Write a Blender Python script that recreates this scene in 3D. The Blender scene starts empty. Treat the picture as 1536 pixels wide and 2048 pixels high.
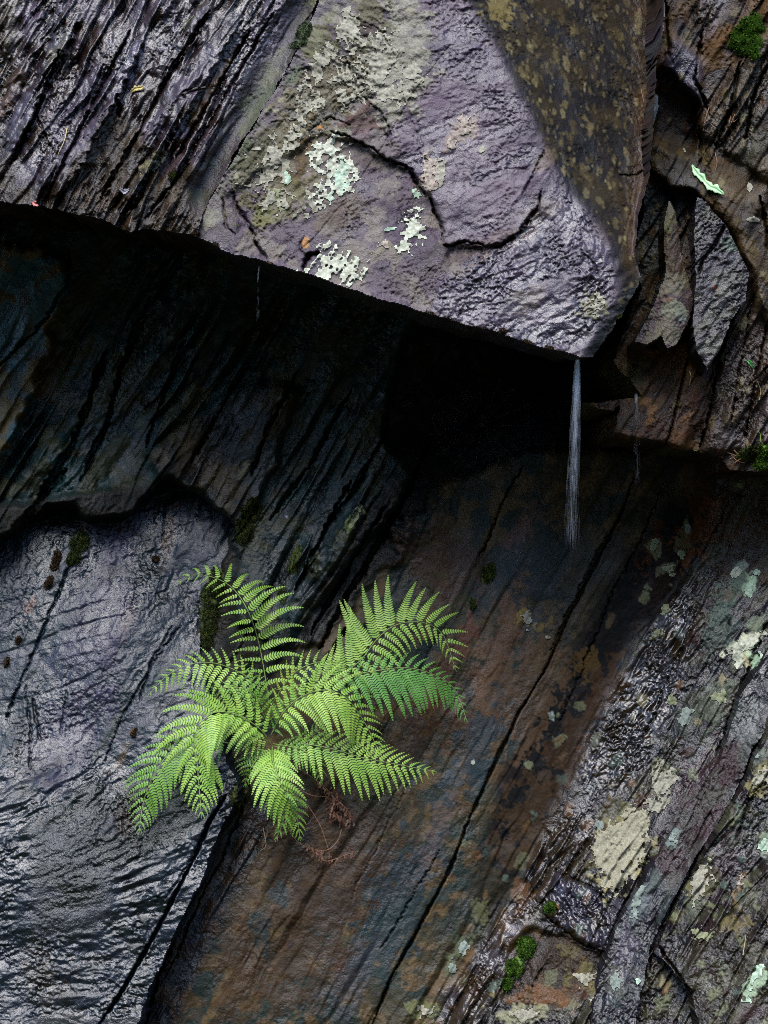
import bpy, math, random
import numpy as np
from mathutils import Vector

R = math.radians
rng = np.random.RandomState(7)
random.seed(11)
SC = bpy.context.scene
COL = SC.collection

# ------------------------------------------------------------------ camera, sky, sun, exposure
CAM = (0.0, -4.0, 1.6)
D = 4.0
S = 0.0012                      # metres per photograph pixel at y = 0
cam_d = bpy.data.cameras.new('camera')
cam = bpy.data.objects.new('camera', cam_d); COL.objects.link(cam)
cam.location = CAM; cam.rotation_euler = (R(90), 0, 0)
cam_d.sensor_fit = 'HORIZONTAL'; cam_d.sensor_width = 36
cam_d.lens = 18.0 / (768 * S / D)
cam_d.clip_end = 500; cam_d.clip_start = 0.05
SC.camera = cam
SC.render.resolution_x = 768; SC.render.resolution_y = 1024

SUN_DIR = Vector((-0.16, -0.50, 0.95)).normalized()      # towards the sun
sun_el = math.asin(SUN_DIR.z); sun_az = math.atan2(SUN_DIR.x, SUN_DIR.y)
w = bpy.data.worlds.new('World'); SC.world = w; w.use_nodes = True
nt = w.node_tree
bg = nt.nodes['Background']
sky = nt.nodes.new('ShaderNodeTexSky'); sky.sky_type = 'NISHITA'; sky.sun_disc = False
sky.sun_elevation = sun_el; sky.sun_rotation = sun_az
sky.dust_density = 0.8; sky.ozone_density = 1.0; sky.air_density = 1.0
nt.links.new(sky.outputs[0], bg.inputs[0]); bg.inputs[1].default_value = 0.15
sl = bpy.data.lights.new('sun', 'SUN'); sl.energy = 1.6; sl.angle = R(34); sl.color = (1.0, 0.97, 0.95)
so = bpy.data.objects.new('sun', sl); COL.objects.link(so)
so.rotation_euler = SUN_DIR.to_track_quat('Z', 'Y').to_euler()
SC.view_settings.view_transform = 'Standard'; SC.view_settings.look = 'None'
SC.view_settings.gamma = 1; SC.view_settings.exposure = 2.4
SC.view_settings.use_curve_mapping = False
SC.cycles.filter_width = 1.05
SC.cycles.use_denoising = False
SC.cycles.max_bounces = 5; SC.cycles.diffuse_bounces = 3; SC.cycles.glossy_bounces = 2
SC.cycles.transparent_max_bounces = 24

# ------------------------------------------------------------------ small helpers
def lin(c):
    c = np.asarray(c, float) / 255.0
    return np.where(c <= 0.04045, c / 12.92, ((c + 0.055) / 1.055) ** 2.4)

def tag(o, label=None, cat=None, group=None, kind=None):
    if label: o['label'] = label
    if cat: o['category'] = cat
    if group: o['group'] = group
    if kind: o['kind'] = kind
    return o

def P(px, py, y=0.0):
    k = (D + y) / D * S
    return np.stack([(px - 768) * k, np.broadcast_to(y, np.shape(px)) * 1.0, CAM[2] + (1024 - py) * k], -1)

def pt(px, py, y):
    k = (D + y) / D * S
    return Vector(((px - 768) * k, y, CAM[2] + (1024 - py) * k))

_T = [np.random.RandomState(100 + i).rand(256, 256).astype(np.float32) for i in range(12)]
def vn(x, y, seed=0):
    t = _T[seed % 12]
    ox = (seed * 37.7) % 256; oy = (seed * 91.3) % 256
    x = x + ox; y = y + oy
    xi = np.floor(x); yi = np.floor(y)
    fx = x - xi; fy = y - yi
    fx = fx * fx * (3 - 2 * fx); fy = fy * fy * (3 - 2 * fy)
    xi = xi.astype(np.int32) & 255; yi = yi.astype(np.int32) & 255
    x1 = (xi + 1) & 255; y1 = (yi + 1) & 255
    a = t[yi, xi]; b = t[yi, x1]; c = t[y1, xi]; d = t[y1, x1]
    return (a + (b - a) * fx) + ((c + (d - c) * fx) - (a + (b - a) * fx)) * fy
def fbm(x, y, seed=0, o=4):
    s = 0; a = 0.5; t = 0
    for i in range(o):
        s = s + a * vn(x, y, seed + i * 3); t += a; a *= 0.55; x = x * 2.03 + 5.1; y = y * 2.03 + 1.7
    return s / t
def sst(a, b, x):
    t = np.clip((x - a) / (b - a), 0, 1); return t * t * (3 - 2 * t)
def lic(X, Y, C, Sn, across, length, seed, n=9, o=1):
    """noise drawn out along the local cleavage direction (C, Sn)"""
    acc = 0
    for i in range(n):
        t = (i / (n - 1) - 0.5) * length
        wv = 0.5 + 0.5 * math.cos(2 * math.pi * (i / (n - 1) - 0.5))
        acc = acc + wv * vn((X + C * t) / across, (Y - Sn * t) / across, seed)
    s = float(acc.std()) + 1e-6
    return (acc - float(acc.mean())) / s          # unit variance
def blur(a, r):
    if r < 1: return a
    for ax in (0, 1):
        for _ in range(2):
            p = np.pad(a, [(r + 1, r) if k == ax else (0, 0) for k in range(a.ndim)], mode='edge')
            c = np.cumsum(p, axis=ax, dtype=np.float64)
            n = a.shape[ax]
            hi = np.take(c, np.arange(2 * r + 1, 2 * r + 1 + n), axis=ax)
            lo = np.take(c, np.arange(0, n), axis=ax)
            a = ((hi - lo) / (2 * r + 1)).astype(np.float32)
    return a
def inpoly(X, Y, poly):
    r = np.zeros(X.shape, bool)
    n = len(poly); j = n - 1
    for i in range(n):
        xi, yi = poly[i]; xj, yj = poly[j]
        if yi != yj:
            c = ((yi > Y) != (yj > Y)) & (X < (xj - xi) * (Y - yi) / (yj - yi) + xi)
            r ^= c
        j = i
    return r
def segdist(X, Y, pl):
    """distance to a polyline, signed side, parameter along it 0..1"""
    best = np.full(X.shape, 1e9, np.float32); side = np.zeros(X.shape, np.float32); par = np.zeros(X.shape, np.float32)
    n = len(pl) - 1
    for i in range(n):
        x0, y0 = pl[i]; x1, y1 = pl[i + 1]
        dx, dy = x1 - x0, y1 - y0; L2 = dx * dx + dy * dy
        t = np.clip(((X - x0) * dx + (Y - y0) * dy) / L2, 0, 1)
        d = np.hypot(X - x0 - t * dx, Y - y0 - t * dy)
        m = d < best
        best = np.where(m, d, best)
        side = np.where(m, np.sign((X - x0) * dy - (Y - y0) * dx), side)
        par = np.where(m, (i + t) / n, par)
    return best, side, par

# ------------------------------------------------------------------ materials
def new_mat(name):
    m = bpy.data.materials.new(name); m.use_nodes = True
    n = m.node_tree.nodes; b = n['Principled BSDF']
    return m, m.node_tree, b
def N(t, kind, **kw):
    n = t.nodes.new(kind)
    for k, v in kw.items():
        if k in n.inputs: n.inputs[k].default_value = v
        else: setattr(n, k, v)
    return n
def mth(t, op, a, b=None, clamp=False):
    n = t.nodes.new('ShaderNodeMath'); n.operation = op; n.use_clamp = clamp
    for i, v in enumerate((a, b)):
        if v is None: continue
        if isinstance(v, (int, float)): n.inputs[i].default_value = v
        else: t.links.new(v, n.inputs[i])
    return n.outputs[0]

def rock_material():
    m, t, b = new_mat('wet_slate')
    L = t.links.new
    tc = N(t, 'ShaderNodeTexCoord')
    ac = N(t, 'ShaderNodeAttribute', attribute_name='col')
    ar = N(t, 'ShaderNodeAttribute', attribute_name='rgh')
    ab = N(t, 'ShaderNodeAttribute', attribute_name='bmp')
    n1 = N(t, 'ShaderNodeTexNoise', Scale=260.0, Detail=4.0, Roughness=0.65); L(tc.outputs['Object'], n1.inputs['Vector'])
    n2 = N(t, 'ShaderNodeTexNoise', Scale=48.0, Detail=5.0, Roughness=0.6); L(tc.outputs['Object'], n2.inputs['Vector'])
    n3 = N(t, 'ShaderNodeTexNoise', Scale=14.0, Detail=5.0, Roughness=0.6); L(tc.outputs['Object'], n3.inputs['Vector'])
    v = N(t, 'ShaderNodeTexVoronoi', Scale=210.0); L(tc.outputs['Object'], v.inputs['Vector'])
    # fine mineral grain in the colour
    f = mth(t, 'ADD', mth(t, 'MULTIPLY', n1.outputs[0], 1.1), 0.45)
    f = mth(t, 'MULTIPLY', f, mth(t, 'ADD', mth(t, 'MULTIPLY', n2.outputs[0], 0.9), 0.55))
    mx = N(t, 'ShaderNodeVectorMath', operation='SCALE'); L(ac.outputs['Color'], mx.inputs[0]); L(f, mx.inputs['Scale'])
    L(mx.outputs[0], b.inputs['Base Color'])
    r = mth(t, 'ADD', ar.outputs['Fac'], mth(t, 'MULTIPLY', mth(t, 'SUBTRACT', n2.outputs[0], 0.5), 0.35))
    r = mth(t, 'ADD', r, mth(t, 'MULTIPLY', mth(t, 'SUBTRACT', n3.outputs[0], 0.5), 0.35))
    r = mth(t, 'MAXIMUM', r, 0.10, clamp=True)
    L(r, b.inputs['Roughness'])
    sp = mth(t, 'SUBTRACT', 0.42, mth(t, 'MULTIPLY', r, 0.44)); sp = mth(t, 'MAXIMUM', sp, 0.10, clamp=True); L(sp, b.inputs['Specular IOR Level'])
    h = mth(t, 'ADD', mth(t, 'MULTIPLY', n1.outputs[0], 0.0032), mth(t, 'MULTIPLY', n2.outputs[0], 0.0045))
    h = mth(t, 'ADD', h, mth(t, 'MULTIPLY', v.outputs['Distance'], 0.0014))
    h = mth(t, 'MULTIPLY', h, ab.outputs['Fac'])
    bp = N(t, 'ShaderNodeBump', Strength=0.8, Distance=1.0); L(h, bp.inputs['Height'])
    L(bp.outputs[0], b.inputs['Normal'])
    return m
ROCK = rock_material()

def simple_mat(name, c1, c2, rough=0.6, scale=90, bump=0.0, spec=0.4):
    m, t, b = new_mat(name)
    tc = N(t, 'ShaderNodeTexCoord')
    n = N(t, 'ShaderNodeTexNoise', Scale=float(scale), Detail=5.0, Roughness=0.65); t.links.new(tc.outputs['Object'], n.inputs['Vector'])
    cr = N(t, 'ShaderNodeValToRGB'); t.links.new(n.outputs[0], cr.inputs[0])
    cr.color_ramp.elements[0].position = 0.32; cr.color_ramp.elements[1].position = 0.68
    cr.color_ramp.elements[0].color = (*c1, 1); cr.color_ramp.elements[1].color = (*c2, 1)
    t.links.new(cr.outputs[0], b.inputs['Base Color'])
    b.inputs['Roughness'].default_value = rough; b.inputs['Specular IOR Level'].default_value = spec
    if bump:
        bp = N(t, 'ShaderNodeBump', Strength=0.9, Distance=bump); t.links.new(n.outputs[0], bp.inputs['Height'])
        t.links.new(bp.outputs[0], b.inputs['Normal'])
    return m

# ------------------------------------------------------------------ rock surfaces
K = 0.55                                # display brightness -> albedo
def axis(a, b, step, lo, hi):
    c = np.arange(a, b + step, step, dtype=np.float32)
    l, g, x = [], step, float(c[0])
    while x > lo: g *= 1.12; x -= g; l.append(x)
    r, g, x = [], step, float(c[-1])
    while x < hi: g *= 1.12; x += g; r.append(x)
    return np.array(l[::-1] + list(c) + r, np.float32)

def alb(c, sat=1.05):
    """wet-stone albedo for a tone given in display values"""
    l = lin(c) ** 1.32
    g = l.mean()
    return np.clip(g + (l - g) * sat, 0.002, 1) * K
SURF = []
class Surface:
    def __init__(self, name, outline, zones, bbox, step=2.0, flow=None, cracks=(), ledges=(), spots=(), warp=5.0,
                 thick=0.5, blur_d=6, seed=0, fa=60, saw=1.0, extend=None, skirt_up=0.0, bumps=(), tone=1.0):
        x0, y0, x1, y1 = bbox
        ex = extend or (x0, y0, x1, y1)
        xs = axis(x0, x1, step, ex[0], ex[2]); ys = axis(y0, y1, step, ex[1], ex[3])
        X, Y = np.meshgrid(xs, ys); X = X.astype(np.float32); Y = Y.astype(np.float32)
        self.xs, self.ys = xs, ys
        # ragged edges: the outlines are warped with noise
        wx = (fbm(X / 38, Y / 38, seed + 1, 4) - 0.5) * warp * 4
        wy = (fbm(X / 38, Y / 38, seed + 5, 4) - 0.5) * warp * 4
        wx = wx + (fbm(X / 10, Y / 10, seed + 2, 3) - .5) * warp * 1.6; wy = wy + (fbm(X / 10, Y / 10, seed + 6, 3) - .5) * warp * 1.6
        XW, YW = X + wx, Y + wy
        self.mask = inpoly(XW, YW, outline) if outline else np.ones(X.shape, bool)
        sh = X.shape
        dep = np.zeros(sh, np.float32); ang = np.zeros(sh + (2,), np.float32)
        amp = np.zeros(sh + (4,), np.float32); colr = np.zeros(sh + (3, 3), np.float32); rg = np.zeros(sh + (2,), np.float32)
        done = np.zeros(sh, bool)
        for z in zones:
            wz = z.get('w', 1.0)
            mk = np.ones(sh, bool) if z.get('poly') is None else inpoly(X + wx * wz, Y + wy * wz, z['poly'])
            if 'd' in z:
                A = np.array([[p[0], p[1], 1] for p in z['d']], float); bb = np.array([p[2] for p in z['d']])
                pa, pb, pc = np.linalg.lstsq(A, bb, rcond=None)[0]
                dep = np.where(mk, pa * X + pb * Y + pc, dep)
            if 'dd' in z: dep = np.where(mk, dep + z['dd'], dep)
            if 'slope' in z:
                dl = segdist(X + wx * wz, Y + wy * wz, z['slope'][0])[0]
                dep = np.where(mk, dep + np.minimum(dl, 420) * z['slope'][1], dep)
            if 'ang' in z:
                ang[mk] = (math.cos(2 * R(z['ang'])), math.sin(2 * R(z['ang'])))
            if 'amp' in z: amp[mk] = z['amp']
            if 'cols' in z: colr[mk] = np.array([alb(c) for c in z['cols']], np.float32)
            if 'rg' in z: rg[mk] = z['rg']
        dep = np.clip(dep, -1.2, 0.9)
        dep = blur(dep, blur_d); ang = blur(ang, 14); amp = blur(amp, 5); rg = blur(rg, 6); colr = blur(colr, 4)
        if flow:
            acc = ang * 0.15; 
            for fx, fy, fa, fr in flow:
                ww = np.exp(-((X - fx) ** 2 + (Y - fy) ** 2) / (2 * fr * fr))[..., None] * 2.0
                acc = acc + ww * np.array([math.cos(2 * R(fa)), math.sin(2 * R(fa))], np.float32)
            ang = acc
        th = 0.5 * np.arctan2(ang[..., 1], ang[..., 0]) + (fbm(X / 150, Y / 150, seed + 9, 3) - 0.5) * 0.5
        C, Sn = np.cos(th), np.sin(th)
        # relief, in metres, positive = towards the camera
        big = lic(X, Y, C, Sn, 85, 420, seed + 2, 9)
        mid = lic(X, Y, C, Sn, 26, 190, seed + 3, 9)
        sm = lic(X, Y, C, Sn, 9, 45, seed + 4, 9)
        fi = lic(X, Y, C, Sn, 4.4, 15, seed + 6, 7)
        iso = fbm(X / 60, Y / 60, seed + 7, 5) - 0.5
        fine = vn(X / 3.1, Y / 3.1, seed + 5) - 0.5
        va = X * math.sin(R(fa)) + Y * math.cos(R(fa)); ua = X * math.cos(R(fa)) - Y * math.sin(R(fa))
        def steps(period, wob, sd):
            # sharp-edged plates: slow rise, sudden drop, broken up along their length
            v = va / period + wob * (fbm(ua / (period * 11) + 3, va / (period * 3.5), sd, 3) * 2.2 + 0.16 * fbm(ua / (period * .8), va / (period * .4), sd + 4, 3))
            f = v - np.floor(v); k = np.floor(v)
            am = sst(0.40, 0.80, vn(ua / (period * 3.5) + k * 7.3, k * 3.1, sd + 1)) * sst(.30, .62, fbm(ua / (period * 6), va / (period * 4), sd + 6, 3)) * 1.3
            return (np.where(f < 0.88, f / 0.88, (1 - f) / 0.12) - 0.5) * (0.08 + 1.2 * am)
        tb = steps(92, 1.0, seed + 1) * saw; tm = steps(27, 1.0, seed + 2) * saw; ts = steps(9.5, 1.0, seed + 3) * saw
        vf = -np.clip(1 - np.abs(fi + 0.8 * fine + 0.5 * sm) / 0.26, 0, 1)
        pm = 0.25 + 1.5 * sst(0.30, 0.70, fbm(X / 110 + 0.3 * big, Y / 110, seed + 4, 4))
        pm2 = 0.3 + 1.4 * sst(0.32, 0.68, fbm(X / 60, Y / 60 + 0.3 * mid, seed + 8, 4))
        amp[..., 2] *= 0.6 * pm; amp[..., 3] *= 0.75 * pm2; amp[..., 1] *= 0.55 + 0.45 * pm
        h = amp[..., 0] * (0.5 * big + 1.8 * tb) + amp[..., 1] * (0.4 * mid + 2.0 * tm) + amp[..., 2] * (0.8 * sm + 1.6 * ts) \
            + amp[..., 3] * (0.7 * fi + 2.3 * vf * pm2 + 1.7 * fine) + 0.012 * iso
        for (bx, by, rx, ry, ba, bh) in bumps:
            ca, sa = math.cos(R(ba)), math.sin(R(ba))
            u = ((XW - bx) * ca - (YW - by) * sa) / rx; v_ = ((XW - bx) * sa + (YW - by) * ca) / ry
            h = h + bh * np.exp(-(u * u + v_ * v_))
        crackm = np.zeros(sh, np.float32)
        for c in cracks:
            pl, wd, dp = c[0], c[1], c[2]
            wa = c[3] if len(c) > 3 else 1.0
            x0_, x1_ = min(p[0] for p in pl) - 40, max(p[0] for p in pl) + 40
            y0_, y1_ = min(p[1] for p in pl) - 40, max(p[1] for p in pl) + 40
            i0, i1 = np.searchsorted(ys, [y0_, y1_]); j0, j1 = np.searchsorted(xs, [x0_, x1_])
            if i1 - i0 < 2 or j1 - j0 < 2: continue
            sl_ = (slice(i0, i1), slice(j0, j1))
            jx = (vn(X[sl_] / 7, Y[sl_] / 7, seed + 8) - 0.5) * 5 * wa + wx[sl_] * 0.4 * wa
            jy = (vn(X[sl_] / 7, Y[sl_] / 7, seed + 11) - 0.5) * 5 * wa + wy[sl_] * 0.4 * wa
            d, sd, pr = segdist(X[sl_] + jx, Y[sl_] + jy, pl)
            ww = wd * .72 * (0.45 + 0.9 * vn(X[sl_] / 30, Y[sl_] / 30, seed + 4)) * np.clip(np.minimum(pr, 1 - pr) * 9 + 0.3, 0, 1)
            cm = 1 - sst(0.45, 1.25, d / np.maximum(ww, 0.8))
            h[sl_] -= cm * dp
            crackm[sl_] = np.maximum(crackm[sl_], cm)
        for (pl, rise, fall) in ledges:        # rock steps up by 'rise' on the right of the line's direction, fading over 'fall' px
            x0_, x1_ = min(p[0] for p in pl) - fall, max(p[0] for p in pl) + fall
            y0_, y1_ = min(p[1] for p in pl) - fall, max(p[1] for p in pl) + fall
            i0, i1 = np.searchsorted(ys, [y0_, y1_]); j0, j1 = np.searchsorted(xs, [x0_, x1_])
            sl_ = (slice(i0, i1), slice(j0, j1))
            jx = (vn(X[sl_] / 9, Y[sl_] / 9, seed + 8) - 0.5) * 12 + wx[sl_] * 0.5; jy = (vn(X[sl_] / 9, Y[sl_] / 9, seed + 3) - 0.5) * 12 + wy[sl_] * 0.5
            d, sd, pr = segdist(X[sl_] + jx, Y[sl_] + jy, pl)
            e = sst(0, 0.12, pr) * sst(0, 0.12, 1 - pr)
            h[sl_] += np.where(sd < 0, sst(0, 3, d) * np.clip(1 - d / fall, 0, 1), 0) * rise * e
        # colour: three tones of the zone mixed by drawn-out and patchy noise
        m1 = sst(0.40, 0.60, fbm(X / 70 + 0.35 * big, Y / 70 + 0.2 * mid, seed + 2, 5))
        m2 = sst(0.50, 0.62, fbm(X / 34 + 0.25 * mid, Y / 34, seed + 10, 5) + 0.05 * mid)
        c0 = colr[..., 0, :]; c1 = colr[..., 1, :]; c2 = colr[..., 2, :]
        rgb = c0 + (c1 - c0) * m1[..., None]; rgb = rgb + (c2 - rgb) * m2[..., None]
        rgb = rgb * (1 + 0.16 * sm[..., None] * 0.6 + 0.10 * mid[..., None])
        rough = rg[..., 0] + 0.05 * mid; bm = rg[..., 1]
        for sp in spots:
            (bx, by, rx, ry, ba, c, st) = sp[:7]; dry = sp[7] if len(sp) > 7 else 0.0
            gr = sp[8] if len(sp) > 8 else 0.55
            m_ = max(rx, ry) * 1.6 + 6
            i0, i1 = np.searchsorted(ys, [by - m_, by + m_]); j0, j1 = np.searchsorted(xs, [bx - m_, bx + m_])
            if i1 - i0 < 2 or j1 - j0 < 2: continue
            sl_ = (slice(i0, i1), slice(j0, j1))
            ca, sa = math.cos(R(ba)), math.sin(R(ba))
            dx, dy = X[sl_] - bx, Y[sl_] - by
            u = (dx * ca - dy * sa) / rx; v_ = (dx * sa + dy * ca) / ry
            q = 1 - np.sqrt(u * u + v_ * v_) + (fbm(X[sl_] / 20 + bx, Y[sl_] / 20, seed + 1, 5) - 0.5) * gr * 4 + (vn(X[sl_] / 4, Y[sl_] / 4, seed) - .5) * gr * .9 + 0.07 * fi[sl_] + 0.07 * sm[sl_]
            mk = sst(0.14, 0.14 + min(.16, 3.0 / max(rx, ry)), q) * st
            tgt = alb(c, 1.0).astype(np.float32) * tone
            rgb[sl_] += (tgt - rgb[sl_]) * mk[..., None]
            if dry: rough[sl_] += mk * dry; h[sl_] += mk * 0.0012
        rgb = np.clip(rgb, 0.0015, 0.8)
        self.X, self.Y, self.h, self.dep = X, Y, h, dep - h
        self.rgb, self.rough, self.bm = rgb, np.clip(rough, 0.05, 0.95), bm
        self.thick, self.up, self.name, self.fi = thick, skirt_up, name, fi
        SURF.append(self)

    def depth(self, px, py):
        i = int(np.clip(np.searchsorted(self.ys, py), 1, len(self.ys) - 1)); j = int(np.clip(np.searchsorted(self.xs, px), 1, len(self.xs) - 1))
        return float(self.dep[i, j]), bool(self.mask[i, j])

    def build(self, name=None, back=None):
        ny, nx = self.X.shape
        Pq = P(self.X, self.Y, self.dep).reshape(-1, 3)
        cm = self.mask[:-1, :-1] & self.mask[1:, :-1] & self.mask[:-1, 1:] & self.mask[1:, 1:]
        idx = np.arange(ny * nx).reshape(ny, nx)
        a, b, c, d = idx[:-1, :-1], idx[1:, :-1], idx[1:, 1:], idx[:-1, 1:]
        F = np.stack([a[cm], b[cm], c[cm], d[cm]], 1)
        # sides: every outline edge is carried back into the cliff
        E = []
        pad = np.pad(cm, 1)
        up = cm & ~pad[:-2, 1:-1]; dn = cm & ~pad[2:, 1:-1]; lf = cm & ~pad[1:-1, :-2]; rt = cm & ~pad[1:-1, 2:]
        if self.thick:
            E = np.concatenate([np.stack([a[up], d[up]], 1), np.stack([c[dn], b[dn]], 1), np.stack([b[lf], a[lf]], 1), np.stack([d[rt], c[rt]], 1)])
        used = np.zeros(ny * nx, bool); used[F.ravel()] = True
        remap = np.cumsum(used) - 1
        V = Pq[used]; F = remap[F]
        rgb = self.rgb.reshape(-1, 3)[used]; ro = self.rough.reshape(-1)[used]; bm = self.bm.reshape(-1)[used]
        if len(E):
            E = remap[E]; u, inv = np.unique(E, return_inverse=True); inv = inv.reshape(E.shape)
            nb = len(V)
            rings = [V[u]]
            steps = 7
            for k in range(1, steps + 1):
                q = V[u].copy(); t = k / steps
                q[:, 1] += self.thick * t; q[:, 2] += self.up * t
                q += (np.stack([vn(q[:, 0] * 30, q[:, 1] * 30, 3), vn(q[:, 0] * 30, q[:, 1] * 30, 5), vn(q[:, 0] * 22, q[:, 1] * 40, 7)], 1) - 0.5) * 0.018
                rings.append(q)
            V = np.concatenate([V] + rings); m = len(u)
            for k in range(steps):
                o0 = nb + k * m; o1 = nb + (k + 1) * m
                F = np.concatenate([F, np.stack([inv[:, 0] + o0, inv[:, 1] + o0, inv[:, 1] + o1, inv[:, 0] + o1], 1)])
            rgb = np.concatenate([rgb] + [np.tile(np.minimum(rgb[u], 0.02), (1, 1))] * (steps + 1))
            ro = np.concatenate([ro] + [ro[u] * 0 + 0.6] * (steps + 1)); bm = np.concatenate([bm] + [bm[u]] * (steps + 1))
        o = grid_mesh(name or self.name, V, F, ROCK)
        me = o.data
        at = me.attributes.new('col', 'FLOAT_COLOR', 'POINT'); at.data.foreach_set('color', np.concatenate([rgb, np.ones((len(rgb), 1))], 1).astype(np.float32).ravel())
        at = me.attributes.new('rgh', 'FLOAT', 'POINT'); at.data.foreach_set('value', ro.astype(np.float32))
        at = me.attributes.new('bmp', 'FLOAT', 'POINT'); at.data.foreach_set('value', bm.astype(np.float32))
        return o

def grid_mesh(name, V, F, mat, parent=None, smooth=True):
    if len(F) == 0: F = [(0, 0, 0, 0)]; V = [(0, 5, 0)]
    me = bpy.data.meshes.new(name)
    F = np.asarray(F, np.int32); V = np.asarray(V, np.float32)
    me.vertices.add(len(V)); me.vertices.foreach_set('co', V.ravel())
    me.loops.add(F.size); me.loops.foreach_set('vertex_index', F.ravel())
    me.polygons.add(len(F)); k = F.shape[1]
    me.polygons.foreach_set('loop_start', np.arange(0, F.size, k, dtype=np.int32))
    me.polygons.foreach_set('loop_total', np.full(len(F), k, np.int32))
    me.polygons.foreach_set('use_smooth', np.full(len(F), smooth, bool))
    me.update(calc_edges=True); me.validate()
    me.materials.append(mat)
    o = bpy.data.objects.new(name, me); COL.objects.link(o)
    if parent: o.parent = parent
    return o

def front(px, py):
    best = 9
    for s in SURF:
        if s.xs[0] <= px <= s.xs[-1] and s.ys[0] <= py <= s.ys[-1]:
            d, m = s.depth(px, py)
            if m and d < best: best = d
    return best

# tones as they read when matt, in display values
PUR = [(92, 77, 90), (80, 68, 82), (106, 94, 102)]
TAN = (158, 155, 142); PALE = (196, 200, 176); MINT = (178, 200, 172); BRN = (70, 52, 32); RUST = (96, 62, 34); OLV = (96, 92, 62)

# =================================================================== THE CLIFF
E_LINE = [(-700, 300), (0, 402), (70, 414), (130, 425), (200, 442), (260, 461), (330, 462), (395, 474), (450, 503), (520, 520), (600, 546), (640, 558), (700, 580),
          (760, 600), (850, 626), (900, 640), (980, 662), (1060, 688), (1158, 714)]
GROOVE = [(700, -400), (655, -60), (625, 30), (596, 95), (560, 165), (500, 260), (450, 345), (405, 430), (392, 474)]

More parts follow.
